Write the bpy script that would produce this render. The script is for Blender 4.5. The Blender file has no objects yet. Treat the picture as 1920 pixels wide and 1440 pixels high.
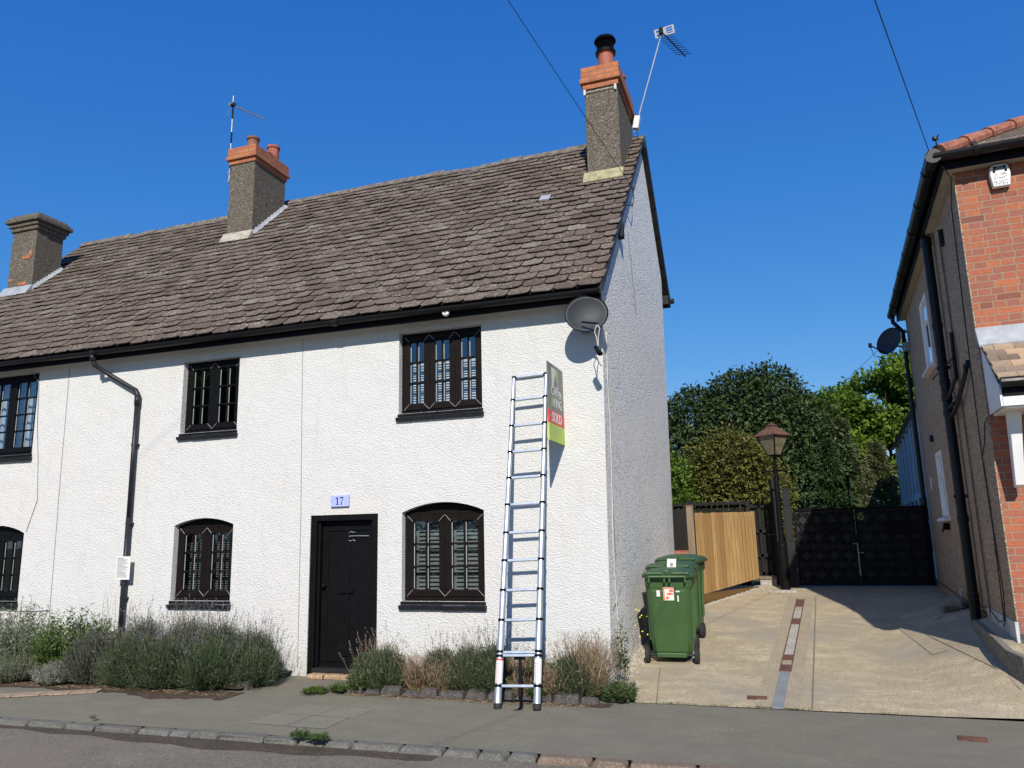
import bpy, bmesh, math, random
import numpy as np
from mathutils import Vector, Matrix, geometry
S = bpy.context.scene
COL = S.collection
rad = math.radians
random.seed(5)
# ---------------------------------------------------------------- camera
cam = bpy.data.cameras.new("camera"); camo = bpy.data.objects.new("camera", cam); COL.objects.link(camo)
cam.sensor_width = 36; cam.lens = 27.0; cam.clip_end = 2000; cam.clip_start = 0.05
YAW, PITCH, ROLL = 18.8, 11.1, 1.27
camo.matrix_world = (Matrix.Translation((0, 0, 1.65)) @ Matrix.Rotation(rad(YAW), 4, 'Z')
                     @ Matrix.Rotation(rad(90 + PITCH), 4, 'X') @ Matrix.Rotation(rad(-ROLL), 4, 'Z'))
S.camera = camo
# ---------------------------------------------------------------- sky, sun, exposure
SD = Vector((-0.29, 1.0, -0.76)).normalized()
w = bpy.data.worlds.new("World"); S.world = w; w.use_nodes = True
nt = w.node_tree; bg = nt.nodes['Background']
sky = nt.nodes.new('ShaderNodeTexSky'); sky.sky_type = 'NISHITA'; sky.sun_disc = False
sky.sun_elevation = math.asin(-SD.z); sky.sun_rotation = math.atan2(-SD.x, -SD.y)
sky.air_density = 1.0; sky.dust_density = 0.0; sky.ozone_density = 4.5; sky.altitude = 0
sp = nt.nodes.new('ShaderNodeSeparateColor'); cb = nt.nodes.new('ShaderNodeCombineColor'); nt.links.new(sky.outputs[0], sp.inputs[0])
for i, (g_, k_) in enumerate(((1.39, .90), (.785, .718), (.396, .90))):      # the camera's deep saturated blue
    a_ = nt.nodes.new('ShaderNodeMath'); a_.operation = 'MULTIPLY'; a_.inputs[1].default_value = .1; nt.links.new(sp.outputs[i], a_.inputs[0])
    b_ = nt.nodes.new('ShaderNodeMath'); b_.operation = 'POWER'; b_.inputs[1].default_value = g_; nt.links.new(a_.outputs[0], b_.inputs[0])
    c_ = nt.nodes.new('ShaderNodeMath'); c_.operation = 'MULTIPLY'; c_.inputs[1].default_value = k_ / .178; nt.links.new(b_.outputs[0], c_.inputs[0]); d_ = nt.nodes.new('ShaderNodeMath'); d_.operation = 'MINIMUM'; d_.inputs[1].default_value = (2.7, 4.0, 5.2)[i]; nt.links.new(c_.outputs[0], d_.inputs[0]); nt.links.new(d_.outputs[0], cb.inputs[i])
nt.links.new(cb.outputs[0], bg.inputs[0]); bg.inputs[1].default_value = 0.15
sl = bpy.data.lights.new("sun", 'SUN'); sl.energy = 4.5; sl.angle = rad(0.53); sl.color = (1, 0.94, 0.85)
so = bpy.data.objects.new("sun", sl); COL.objects.link(so); so.location = (3, -12, 15)
so.rotation_euler = (-SD).to_track_quat('Z', 'Y').to_euler()
S.view_settings.view_transform = 'Standard'; S.view_settings.look = 'None'
S.view_settings.exposure = 0.25; S.view_settings.gamma = 1.0
try: S.view_settings.use_curve_mapping = False
except Exception: pass
# ---------------------------------------------------------------- helpers
class MB:
    def __init__(s): s.v = []; s.f = []; s.mi = []; s.m = 0
    def add(s, vs, fs):
        o = len(s.v); s.v += [tuple(v) for v in vs]
        for f in fs: s.f.append(tuple(i + o for i in f)); s.mi.append(s.m)
        return s
    def box(s, x0, x1, y0, y1, z0, z1, M=None):
        vs = [(x, y, z) for z in (z0, z1) for y in (y0, y1) for x in (x0, x1)]
        if M is not None: vs = [M @ Vector(v) for v in vs]
        return s.add(vs, [(0, 2, 3, 1), (4, 5, 7, 6), (0, 1, 5, 4), (2, 6, 7, 3), (0, 4, 6, 2), (1, 3, 7, 5)])
    def hexa(s, b, t):
        n = len(b)
        fs = [tuple(reversed(range(n))), tuple(range(n, 2 * n))] + [(i, (i + 1) % n, n + (i + 1) % n, n + i) for i in range(n)]
        return s.add(list(b) + list(t), fs)
    def tube(s, pts, r, n=8, cap=True):
        pts = [Vector(p) for p in pts]; rs = r if isinstance(r, (list, tuple)) else [r] * len(pts)
        vs = []; prev = None
        for i, p in enumerate(pts):
            if i == 0: d = pts[1] - p
            elif i == len(pts) - 1: d = p - pts[i - 1]
            else: d = (pts[i + 1] - p).normalized() + (p - pts[i - 1]).normalized()
            if d.length < 1e-9: d = Vector((0, 0, 1))
            d.normalize()
            if prev is None:
                a = Vector((0, 0, 1)) if abs(d.z) < .9 else Vector((1, 0, 0))
                u = d.cross(a).normalized()
            else:
                u = (prev - d * prev.dot(d))
                u = u.normalized() if u.length > 1e-6 else d.orthogonal().normalized()
            prev = u; v = d.cross(u)
            for k in range(n):
                t = 2 * math.pi * k / n
                vs.append(p + (u * math.cos(t) + v * math.sin(t)) * rs[i])
        fs = []
        for i in range(len(pts) - 1):
            for k in range(n):
                a = i * n + k; b = i * n + (k + 1) % n
                fs.append((a, b, b + n, a + n))
        if cap: fs += [tuple(reversed(range(n))), tuple(range((len(pts) - 1) * n, len(pts) * n))]
        return s.add(vs, fs)
    def lathe(s, prof, c=(0, 0, 0), n=20, M=None):
        vs = []; fs = []
        for r, z in prof:
            for k in range(n):
                t = 2 * math.pi * k / n
                v = Vector((r * math.cos(t), r * math.sin(t), z))
                if M is not None: v = M @ v
                vs.append(v + Vector(c))
        for i in range(len(prof) - 1):
            for k in range(n):
                a = i * n + k; b = i * n + (k + 1) % n
                fs.append((a, b, b + n, a + n))
        return s.add(vs, fs)
    def build(s, name, mats, parent=None, bevel=0, smooth=False, loc=None):
        me = bpy.data.meshes.new(name); me.from_pydata([tuple(v) for v in s.v], [], s.f)
        mats = mats if isinstance(mats, (list, tuple)) else [mats]
        for m in mats: me.materials.append(m)
        if len(mats) > 1: me.polygons.foreach_set('material_index', s.mi)
        if smooth: me.polygons.foreach_set('use_smooth', [True] * len(me.polygons))
        me.update()
        o = bpy.data.objects.new(name, me); COL.objects.link(o)
        if parent is not None: o.parent = parent
        if bevel:
            b = o.modifiers.new('bevel', 'BEVEL'); b.width = bevel; b.segments = 2; b.limit_method = 'ANGLE'; b.angle_limit = rad(40)
        if loc: o.location = loc
        return o
def tag(o, label=None, cat=None, group=None, kind=None):
    if label: o['label'] = label
    if cat: o['category'] = cat
    if group: o['group'] = group
    if kind: o['kind'] = kind
    return o
def empty(name, loc, label, cat, group=None, rz=0):
    o = bpy.data.objects.new(name, None); COL.objects.link(o); o.location = loc; o.rotation_euler = (0, 0, rz)
    o.empty_display_size = .2
    return tag(o, label, cat, group)
def sheet(pts):
    m = MB(); m.add(pts, [tuple(range(len(pts)))]); return m
def npmesh(name, V, Fc, mat, parent=None, smooth=False):
    """V (n,3) array, Fc (m,k) int array of equal-sized polygons"""
    V = np.asarray(V, np.float32); Fc = np.asarray(Fc, np.int32)
    me = bpy.data.meshes.new(name); k = Fc.shape[1]
    me.vertices.add(len(V)); me.vertices.foreach_set('co', V.ravel())
    me.loops.add(Fc.size); me.loops.foreach_set('vertex_index', Fc.ravel())
    me.polygons.add(len(Fc)); me.polygons.foreach_set('loop_start', np.arange(0, Fc.size, k, dtype=np.int32))
    me.polygons.foreach_set('loop_total', np.full(len(Fc), k, np.int32))
    if smooth: me.polygons.foreach_set('use_smooth', np.ones(len(Fc), bool))
    me.materials.append(mat); me.update(calc_edges=True)
    o = bpy.data.objects.new(name, me); COL.objects.link(o)
    if parent is not None: o.parent = parent
    return o
def holes_panel(outer, holes, fn):
    """flat panel with openings; fn maps (u, v) to 3-D"""
    co = []; ed = []
    for loop in [outer] + holes:
        o = len(co); co += [Vector(p) for p in loop]
        ed += [(o + i, o + (i + 1) % len(loop)) for i in range(len(loop))]
    vs, es, fs, *_ = geometry.delaunay_2d_cdt(co, ed, [], 0, 1e-5)
    def inside(p, poly):
        c = False; n = len(poly)
        for i in range(n):
            x1, y1 = poly[i]; x2, y2 = poly[(i + 1) % n]
            if (y1 > p[1]) != (y2 > p[1]) and p[0] < (x2 - x1) * (p[1] - y1) / (y2 - y1) + x1: c = not c
        return c
    keep = []
    for f in fs:
        c = sum((vs[i] for i in f), Vector((0, 0))) / len(f)
        if inside(c, outer) and not any(inside(c, h) for h in holes): keep.append(tuple(f))
    return [fn(v.x, v.y) for v in vs], keep
# ---------------------------------------------------------------- materials
class N:
    def __init__(s, name):
        s.m = bpy.data.materials.new(name); s.m.use_nodes = True; s.t = s.m.node_tree
        s.b = s.t.nodes['Principled BSDF']; s.out = s.t.nodes['Material Output']; s._c = None
    def n(s, typ, **k):
        x = s.t.nodes.new('ShaderNode' + typ)
        for a, v in k.items():
            if a.startswith('i_'):
                key = a[2:]; key = int(key) if key.isdigit() else key.replace('_', ' ')
                s.put(x.inputs[key], v)
            else: setattr(x, a, v)
        return x
    def put(s, sock, v):
        if isinstance(v, bpy.types.NodeSocket): s.t.links.new(v, sock)
        elif isinstance(v, tuple) and len(v) == 3 and sock.type == 'RGBA': sock.default_value = (*v, 1)
        else: sock.default_value = v
    def co(s):
        if s._c is None: s._c = s.n('TexCoord').outputs['Object']
        return s._c
    def noise(s, scale, detail=4, rough=.55, vec=None, out=0, stretch=None):
        v = vec if vec is not None else s.co()
        if stretch: v = s.n('Mapping', i_0=v, i_Scale=stretch).outputs[0]
        return s.n('TexNoise', i_Vector=v, i_Scale=float(scale), i_Detail=float(detail), i_Roughness=rough).outputs[out]
    def voro(s, scale, feature='F1', out=0, vec=None, rnd=1.0):
        return s.n('TexVoronoi', feature=feature, i_Vector=vec if vec is not None else s.co(), i_Scale=float(scale), i_Randomness=rnd).outputs[out]
    def ramp(s, fac, *stops):
        r = s.n('ValToRGB', i_0=fac); e = r.color_ramp.elements
        while len(e) < len(stops): e.new(.5)
        for el, (p, c) in zip(e, stops):
            el.position = p; el.color = (*c, 1) if isinstance(c, tuple) else (c, c, c, 1)
        return r.outputs[0]
    def mix(s, fac, a, b, mode='MIX'):
        x = s.n('Mix', data_type='RGBA', blend_type=mode); s.put(x.inputs[0], fac); s.put(x.inputs[6], a); s.put(x.inputs[7], b)
        return x.outputs[2]
    def math(s, op, a, b=0.0):
        x = s.n('Math', operation=op); s.put(x.inputs[0], a); s.put(x.inputs[1], b); return x.outputs[0]
    def isl(s): return s.n('NewGeometry').outputs['Random Per Island']
    def bump(s, h, strength=.5, dist=.01, normal=None):
        x = s.n('Bump', i_Strength=strength, i_Distance=dist, i_Height=h)
        if normal is not None: s.put(x.inputs['Normal'], normal)
        return x.outputs[0]
    def done(s, col, rough=.8, normal=None, metal=0., spec=None):
        s.put(s.b.inputs['Base Color'], col); s.put(s.b.inputs['Roughness'], rough); s.put(s.b.inputs['Metallic'], metal)
        if spec is not None: s.put(s.b.inputs['Specular IOR Level'], spec)
        if normal is not None: s.put(s.b.inputs['Normal'], normal)
        return s.m
def paint(name, col, rough=.5, var=.12, bumpy=.0, scale=9, metal=0., spec=None):
    k = N(name); f = k.noise(scale, 5, .6)
    lo = tuple(c * (1 - var) for c in col); hi = tuple(min(1, c * (1 + var)) for c in col)
    c = k.ramp(f, (.3, lo), (.7, hi))
    nm = k.bump(k.noise(scale * 12, 3), .4, bumpy) if bumpy else None
    r = k.math('ADD', k.math('MULTIPLY', k.noise(scale * 2.3, 4), .2), rough - .1)
    return k.done(c, r, nm, metal, spec)
M = {}
def mk_stucco():
    k = N('stucco'); co = k.co()
    st = k.n('Mapping', i_0=co, i_Rotation=(0, rad(35), 0), i_Scale=(1.0, 1.0, 2.1)).outputs[0]
    a = k.noise(27, 5, .65, vec=st); b = k.noise(70, 3, .65, vec=st); big = k.noise(.55, 3)
    h = k.math('ADD', k.math('MULTIPLY', k.ramp(a, (.36, 0.), (.64, 1.)), .6), k.math('MULTIPLY', b, .7))
    nm = k.bump(h, .95, .010)
    nm = k.bump(k.noise(3.0, 3), .5, .03, nm)
    c = k.mix(k.ramp(big, (.42, 0.), (.62, 1.)), (.68, .68, .65), (.69, .665, .63))
    dirt = k.ramp(k.noise(7, 6, .7, stretch=(1, 1, .16)), (.53, 0.), (.78, .32))
    c = k.mix(dirt, c, (.52, .47, .40))
    crk = k.ramp(k.noise(26, 4, .7, vec=st), (.63, 0.), (.72, .35))
    c = k.mix(crk, c, (.40, .39, .35))
    sep = k.n('SeparateXYZ', i_0=co).outputs[2]
    low = k.math('MULTIPLY', k.ramp(sep, (.0, 1.), (.35, 0.)), k.noise(5, 5, .7))
    c = k.mix(k.math('MULTIPLY', low, .8), c, (.40, .36, .29))
    return k.done(c, .9, nm, spec=.2)
M['stucco'] = mk_stucco()
def mk_dash(name, stops, scale=70, dist=.012, dirt=None, pit=.55):
    k = N(name)
    v = k.voro(scale, out=1); d = k.voro(scale, out=0)
    g = k.n('SeparateColor', i_0=v).outputs[0]
    c = k.ramp(g, *stops)
    c = k.mix(k.ramp(d, (.35, 0.), (.8, pit)), c, tuple(x * .55 for x in stops[0][1]))
    if dirt: c = k.mix(k.ramp(k.noise(1.6, 5, .65), (.5, 0.), (.75, .8)), c, dirt)
    nm = k.bump(k.math('SUBTRACT', 1., d), .9, dist)
    nm = k.bump(k.noise(14, 4), .5, .012, nm)
    return k.done(c, .9, nm, spec=.2)
M['spar'] = mk_dash('white_spar_dash', [(0., (.32, .33, .35)), (.13, (.56, .57, .58)), (.3, (.92, .90, .85)), (1., (.94, .92, .87))], 55, .022, pit=.12)
M['dash'] = mk_dash('brown_pebbledash', [(0., (.18, .125, .078)), (.35, (.37, .27, .18)), (.7, (.55, .42, .29)), (1., (.72, .60, .45))], 80, .008)
M['oldrender'] = mk_dash('weathered_render', [(0., (.08, .067, .050)), (.5, (.165, .140, .108)), (.93, (.235, .205, .16)), (1., (.42, .38, .30))], 62, .012, (.12, .105, .075))
def mk_tile():
    k = N('roof_tile'); r = k.isl()
    c = k.ramp(r, (0., (.088, .060, .044)), (.35, (.130, .094, .070)), (.7, (.165, .122, .092)), (.97, (.20, .155, .12)), (1., (.27, .24, .20)))
    c = k.mix(k.math('MULTIPLY', k.noise(.5, 3), .7), c, (.145, .115, .092))
    c = k.mix(k.ramp(k.noise(18, 6, .75), (.38, .6), (.56, 0.)), c, (.055, .048, .04))
    li = k.ramp(k.noise(24, 4, .75), (.56, 0.), (.62, 1.)); ar = k.ramp(k.noise(2.1, 4, .6), (.42, 0.05), (.62, .9))
    c = k.mix(k.math('MULTIPLY', li, ar), c, (.46, .43, .37))
    c = k.mix(k.math('MULTIPLY', k.ramp(k.noise(11, 5, .7), (.62, 0.), (.7, 1.)), .5), c, (.31, .22, .15))
    nm = k.bump(k.noise(38, 6, .7), .8, .008)
    return k.done(c, .92, nm, spec=.15)
M['tile'] = mk_tile()
M['deck'] = paint('shadowed_roof_deck', (.02, .016, .013), .95, .3)  # near-black colour paints the shade in the gaps between slates
M['moss'] = paint('ridge_mortar', (.15, .125, .10), .95, .6, .02, 8)
M['mortar'] = paint('pale_mortar', (.42, .38, .31), .95, .3, .012, 12)
def mk_brick(name, ax='X', c1=(.43, .135, .072), c2=(.33, .125, .085), mortar=(.34, .26, .175), bw=.225, rh=.0747, dark=None):
    k = N(name); s_ = k.n('SeparateXYZ', i_0=k.co()); u = s_.outputs[0 if ax == 'X' else 1]
    v = k.n('CombineXYZ', i_0=u, i_1=s_.outputs[2], i_2=0.).outputs[0]
    wob = k.n('VectorMath', operation='MULTIPLY_ADD', i_0=k.noise(9, 3, out=1), i_1=(.006, .006, 0), i_2=v).outputs[0]
    b = k.n('TexBrick', offset=.5, squash=.55, squash_frequency=2, i_Vector=wob, i_Scale=1., i_Mortar_Size=.0055, i_Mortar_Smooth=.25, i_Bias=0., i_Brick_Width=bw, i_Row_Height=rh)
    k.put(b.inputs['Color1'], (0., 0., 0.)); k.put(b.inputs['Color2'], (1., 1., 1.)); k.put(b.inputs['Mortar'], (.5, .5, .5))
    t = k.n('SeparateColor', i_0=b.outputs[0]).outputs[0]
    d2 = dark or (.20, .085, .065)
    c = k.ramp(t, (0., c1), (.3, c2), (.55, tuple(.5 * (a + b_) + .02 for a, b_ in zip(c1, d2))), (.8, (c1[0] * 1.12, c1[1] * 1.15, c1[2])), (1., d2))
    c = k.mix(k.ramp(k.noise(24, 5, .7), (.4, 0.), (.75, .55)), c, tuple(x * .55 for x in c2))
    c = k.mix(b.outputs[1], c, mortar)
    h = k.math('ADD', k.math('MULTIPLY', b.outputs[1], -1.), k.math('MULTIPLY', k.noise(40, 4), .35))
    return k.done(c, .88, k.bump(h, .8, .008), spec=.2)
M['brick'] = mk_brick('red_brick')
M['capbrick'] = mk_brick('orange_cap_brick', 'X', (.47, .15, .075), (.40, .135, .07), (.22, .16, .10), bw=.23, rh=.088, dark=(.46, .19, .07))
M['capbrickY'] = mk_brick('orange_cap_brick_side', 'Y', (.45, .145, .075), (.38, .13, .07), (.22, .16, .10), bw=.23, rh=.088, dark=(.40, .16, .08))
M['clay'] = paint('terracotta', (.33, .10, .062), .75, .3, .004, 11)
M['claybrown'] = paint('brown_clay', (.22, .095, .055), .8, .35, .005, 11)
M['black'] = paint('black_paint', (.0045, .0045, .005), .55, .3, .002, 8, spec=.12)
M['brownblack'] = paint('brown_black_timber', (.009, .006, .005), .55, .3, .002, 9, spec=.13)
M['blackmatt'] = paint('black_matt', (.007, .007, .007), .75, .4, .004, 8)
M['blackplastic'] = paint('black_plastic', (.007, .0075, .0085), .4, .25, 0, 5, spec=.3)
M['greyplastic'] = paint('grey_plastic_pipe', (.018, .019, .022), .42, .3, 0, 6, spec=.3)
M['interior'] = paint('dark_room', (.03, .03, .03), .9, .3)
M['white'] = paint('white_paint', (.78, .77, .74), .5, .06, 0, 6)
M['shutter'] = paint('shutter_grey', (.20, .21, .20), .5, .15, 0, 9)
M['blindwhite'] = paint('blind_white', (.75, .76, .76), .5, .06)
M['curtain'] = paint('net_curtain', (.42, .46, .52), .8, .2, 0, 7)
M['weld'] = paint('weld_line', (.5, .47, .42), .4, .1)
M['silver'] = paint('window_spacer', (.62, .64, .66), .3, .08, 0, 9, .5)
M['alu'] = paint('anodised_aluminium', (.50, .545, .59), .42, .10, 0, 14, .7)
M['galv'] = paint('galvanised_steel', (.30, .32, .34), .5, .2, 0, 14, .5)
M['lead'] = paint('lead_sheet', (.33, .345, .36), .55, .22, .006, 7)
M['leadpale'] = paint('pale_mortar_flashing', (.38, .35, .28), .8, .3, .01, 8)
M['yellow_lichen'] = paint('lichened_flashing', (.33, .30, .165), .85, .35, .01, 9)
M['dish'] = paint('dish_grey', (.030, .034, .038), .55, .15, 0, 5, spec=.3)
M['cablewhite'] = paint('pale_cable', (.55, .53, .48), .6, .1)
M['cableblack'] = paint('black_cable', (.01, .01, .011), .6, .1)
M['cablegrey'] = paint('grey_cable', (.22, .22, .21), .6, .1)
M['bin'] = paint('green_plastic', (.040, .090, .026), .42, .10, .0015, 3)
M['binlid'] = paint('green_lid_plastic', (.034, .078, .024), .45, .12, .0015, 3)
M['rubber'] = paint('black_rubber', (.016, .016, .017), .8, .2)
M['label'] = paint('white_label', (.7, .68, .64), .6, .08, 0, 30)
M['orange'] = paint('orange_print', (.75, .16, .05), .6, .1)
M['navy'] = paint('navy_print', (.01, .014, .07), .5, .05)
M['plaque'] = paint('pale_blue_plaque', (.40, .45, .82), .35, .04)
M['redprint'] = paint('red_print', (.62, .045, .03), .45, .05)
M['boardgrey'] = paint('board_grey', (.17, .17, .145), .45, .06)
M['boardlime'] = paint('board_lime', (.42, .56, .05), .45, .05)
M['print'] = paint('white_print', (.8, .8, .78), .5, .03)
M['greyprint'] = paint('grey_print', (.18, .19, .2), .6, .1)
M['limeprint'] = paint('pale_green_print', (.38, .52, .18), .5, .05)
def mk_glass(name, tint=(.9, .95, .95), refl=(.9, .95, 1.), base=.06, milk=0):
    k = N(name); t = k.t; t.nodes.remove(k.b)
    tr = k.n('BsdfTransparent', i_0=tint); g = k.n('BsdfGlossy', i_Color=refl, i_Roughness=.02)
    k.put(g.inputs['Normal'], k.bump(k.noise(2.2, 2), .25, .01))
    fr = k.n('Fresnel', i_IOR=1.5).outputs[0]
    f = k.math('MINIMUM', k.math('ADD', k.math('MULTIPLY', fr, 1.6), base), 1.)
    mx = k.n('MixShader'); k.put(mx.inputs[0], f); k.put(mx.inputs[1], tr.outputs[0]); k.put(mx.inputs[2], g.outputs[0])
    if milk:
        df = k.n('BsdfDiffuse', i_0=(.42, .36, .22)); m2 = k.n('MixShader'); k.put(m2.inputs[0], k.math('MULTIPLY', k.noise(9, 4), milk * 2)); k.put(m2.inputs[1], mx.outputs[0]); k.put(m2.inputs[2], df.outputs[0]); mx = m2
    t.links.new(mx.outputs[0], k.out.inputs[0]); return k.m
M['glass'] = mk_glass('window_glass')
M['glasssky'] = mk_glass('sky_reflecting_glass', base=.10)
M['lampglass'] = mk_glass('lantern_glass', tint=(.75, .72, .6), base=.05, milk=.38)
def mk_ground(name, cols, s1, s2, dist, spots=None, rough=.9, stretch=None, patch=None, streak=None):
    k = N(name); a = k.noise(s1, 6, .65, stretch=stretch); b = k.voro(s2, out=1)
    c = k.ramp(a, (.3, cols[0]), (.55, cols[1]), (.75, cols[2]))
    g = k.n('SeparateColor', i_0=b).outputs[0]
    c = k.mix(.42, c, k.ramp(g, (0., tuple(x * .55 for x in cols[0])), (.6, cols[1]), (1., tuple(x * 1.5 for x in cols[2]))))
    if patch: c = k.mix(k.ramp(k.noise(patch[0], 4, .6), (.48, 0.), (.62, patch[2])), c, patch[1])
    if streak: c = k.mix(k.ramp(k.noise(3.2, 6, .7, stretch=streak[0]), (.42, streak[2]), (.60, 0.)), c, streak[1])
    if spots: c = k.mix(k.ramp(k.noise(spots[0], 3, .6), (spots[1], 0.), (spots[1] + .03, .9)), c, spots[2])
    nm = k.bump(k.math('ADD', k.noise(s2 * .6, 5, .7), k.math('MULTIPLY', g, .5)), .7, dist)
    return k.done(c, rough, nm, spec=.25)
M['pavement'] = mk_ground('pavement_asphalt', [(.165, .152, .108), (.197, .182, .132), (.228, .211, .157)], 1.7, 150, .003, (30, .76, (.4, .38, .33)), streak=((.6, 1.2, 1), (.150, .139, .108), .5), patch=(.8, (.195, .165, .135), .6))
M['slab'] = mk_ground('pavement_slab_stone', [(.175, .164, .125), (.205, .193, .148), (.235, .22, .175)], 2.5, 150, .003)
M['road'] = mk_ground('road_asphalt', [(.13, .116, .088), (.17, .150, .114), (.22, .19, .145)], 1.3, 75, .007, (22, .76, (.45, .42, .36)), patch=(.7, (.20, .165, .13), .6))
M['gutterdirt'] = mk_ground('gutter_silt', [(.05, .04, .03), (.075, .058, .042), (.11, .085, .06)], 5, 80, .01, (26, .72, (.4, .38, .3)))
M['concrete'] = mk_ground('driveway_concrete', [(.33, .265, .165), (.46, .38, .245), (.60, .51, .345)], 4.5, 105, .006, (13, .71, (.20, .16, .11)), patch=(.55, (.30, .27, .22), .75), streak=((.7, 1.7, 1), (.30, .242, .160), .5))
M['concrete2'] = mk_ground('driveway_strip_concrete', [(.28, .23, .155), (.35, .29, .20), (.43, .36, .25)], 3, 120, .004, (18, .74, (.45, .42, .35)))
M['concretedark'] = mk_ground('kerb_concrete', [(.13, .12, .095), (.2, .18, .14), (.3, .27, .22)], 4, 90, .005)
M['kerbstone'] = mk_ground('kerb_stone', [(.10, .097, .084), (.14, .134, .116), (.18, .17, .148)], 5, 90, .006)
M['kerbred'] = mk_ground('red_kerb_stone', [(.15, .11, .08), (.19, .14, .10), (.24, .19, .14)], 5, 90, .006)
M['soil'] = mk_ground('bed_soil', [(.05, .035, .022), (.085, .06, .038), (.14, .10, .065)], 9, 60, .02, (20, .66, (.34, .24, .12)))
M['earth'] = mk_ground('earth', [(.06, .07, .03), (.09, .09, .045), (.12, .11, .06)], 2, 30, .02)
M['edgestone'] = mk_ground('edging_stone', [(.055, .05, .046), (.085, .078, .07), (.13, .115, .10)], 7, 60, .012)
M['paleblock'] = mk_ground('pale_blocks', [(.28, .26, .22), (.38, .35, .3), (.46, .43, .37)], 6, 60, .006)
M['pinkblock'] = mk_ground('beige_blocks', [(.24, .18, .125), (.32, .24, .17), (.40, .31, .23)], 6, 60, .006)
M['stepstone'] = mk_ground('step_stone', [(.30, .19, .11), (.42, .28, .17), (.52, .37, .24)], 9, 60, .01)
M['rust'] = paint('rusty_iron', (.12, .055, .035), .8, .45, .004, 20)
M['rustred'] = paint('rust_red', (.115, .052, .032), .9, .55, .01, 20)
M['steelplate'] = paint('grey_steel_plate', (.215, .225, .225), .6, .14, .002, 3, spec=.25)
def mk_wood(name, cols, sc=(14, 14, 1.2), rough=.7):
    k = N(name); a = k.noise(2.2, 6, .65, stretch=sc); r = k.isl()
    c = k.ramp(a, (.3, cols[0]), (.52, cols[1]), (.72, cols[2]))
    c = k.mix(k.math('MULTIPLY', r, .8), c, tuple(x * .72 for x in cols[0]))
    kn = k.ramp(k.voro(6.5), (.04, 1.), (.09, 0.))
    c = k.mix(k.math('MULTIPLY', kn, .6), c, tuple(x * .35 for x in cols[0]))
    return k.done(c, rough, k.bump(a, .5, .004), spec=.3)
M['newwood'] = mk_wood('new_fence_timber', [(.36, .205, .075), (.52, .33, .135), (.62, .42, .20)])
M['wetwood'] = mk_wood('gravel_board', [(.14, .075, .025), (.20, .115, .042), (.25, .15, .06)], (1.2, 1.2, 14))
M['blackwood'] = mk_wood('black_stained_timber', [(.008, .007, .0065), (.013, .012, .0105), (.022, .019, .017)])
M['greywood'] = mk_wood('weathered_timber', [(.14, .10, .065), (.22, .165, .11), (.30, .24, .17)])
M['bark'] = mk_wood('bark', [(.05, .04, .03), (.09, .07, .055), (.14, .115, .09)], (6, 6, 1.5), .9)
def mk_leaf(name, cols, trans=.25, rough=.55, ns=1.2, spec=.4):
    k = N(name); r = k.isl()
    c = k.ramp(k.math('ADD', k.math('MULTIPLY', r, .65), k.math('MULTIPLY', k.noise(ns, 3), .35)), *[(i / (len(cols) - 1) * .8 + .1, c_) for i, c_ in enumerate(cols)])
    k.done(c, rough, spec=spec)
    tl = k.n('BsdfTranslucent', i_Color=c); mx = k.n('MixShader'); k.put(mx.inputs[0], trans)
    k.t.links.new(k.b.outputs[0], mx.inputs[1]); k.t.links.new(tl.outputs[0], mx.inputs[2]); k.t.links.new(mx.outputs[0], k.out.inputs[0])
    return k.m
M['laurel'] = mk_leaf('dark_evergreen_leaf', [(.014, .027, .008), (.032, .056, .016), (.058, .088, .028), (.105, .14, .058)], .15, .75, spec=.12)
M['maple'] = mk_leaf('maple_leaf', [(.055, .10, .012), (.11, .185, .022), (.18, .27, .035), (.24, .33, .055)], .4, .7, spec=.15)
M['photinia'] = mk_leaf('bronze_green_leaf', [(.045, .052, .014), (.10, .11, .022), (.15, .155, .036), (.17, .11, .045)], .2, .7, spec=.15)
M['brightleaf'] = mk_leaf('bright_green_leaf', [(.06, .11, .012), (.11, .19, .022), (.17, .27, .04)], .3)
M['conifer'] = mk_leaf('conifer_green', [(.015, .035, .01), (.035, .07, .018), (.06, .10, .025)], .1, .6)
M['conifer2'] = mk_leaf('olive_conifer', [(.05, .06, .02), (.09, .105, .035), (.13, .14, .055)], .15, .6)
M['lav'] = mk_leaf('lavender_foliage', [(.028, .045, .018), (.048, .075, .028), (.08, .11, .05), (.12, .14, .08)], .2, .7, 3)
M['lavgrey'] = mk_leaf('grey_lavender_foliage', [(.04, .048, .032), (.075, .085, .055), (.12, .128, .09), (.17, .17, .13)], .2, .7, 3)
M['lavflower'] = mk_leaf('lavender_flower', [(.09, .08, .11), (.17, .15, .19), (.25, .23, .25), (.32, .29, .28)], .2, .8, 3)
M['dry'] = mk_leaf('dry_stems', [(.13, .085, .045), (.21, .145, .08), (.31, .225, .135), (.42, .33, .21)], .2, .8, 3)
M['dryflower'] = mk_leaf('dry_flower', [(.20, .14, .12), (.32, .24, .20), (.42, .33, .28)], .2, .8, 3)
M['green'] = mk_leaf('fresh_green_leaf', [(.045, .085, .014), (.085, .15, .025), (.14, .22, .04)], .35, .5, 3)
M['sage'] = mk_leaf('grey_green_leaf', [(.08, .11, .06), (.14, .18, .11), (.24, .28, .19), (.36, .39, .30)], .25, .7, 3)
M['silverleaf'] = mk_leaf('silver_leaf', [(.22, .24, .20), (.36, .38, .33), (.52, .53, .47)], .2, .8, 3)
M['weed'] = mk_leaf('weed_leaf', [(.04, .075, .018), (.075, .125, .03), (.12, .17, .05)], .3, .6, 3)
M['yellow'] = paint('yellow_petal', (.75, .6, .04), .6, .1)
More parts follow.
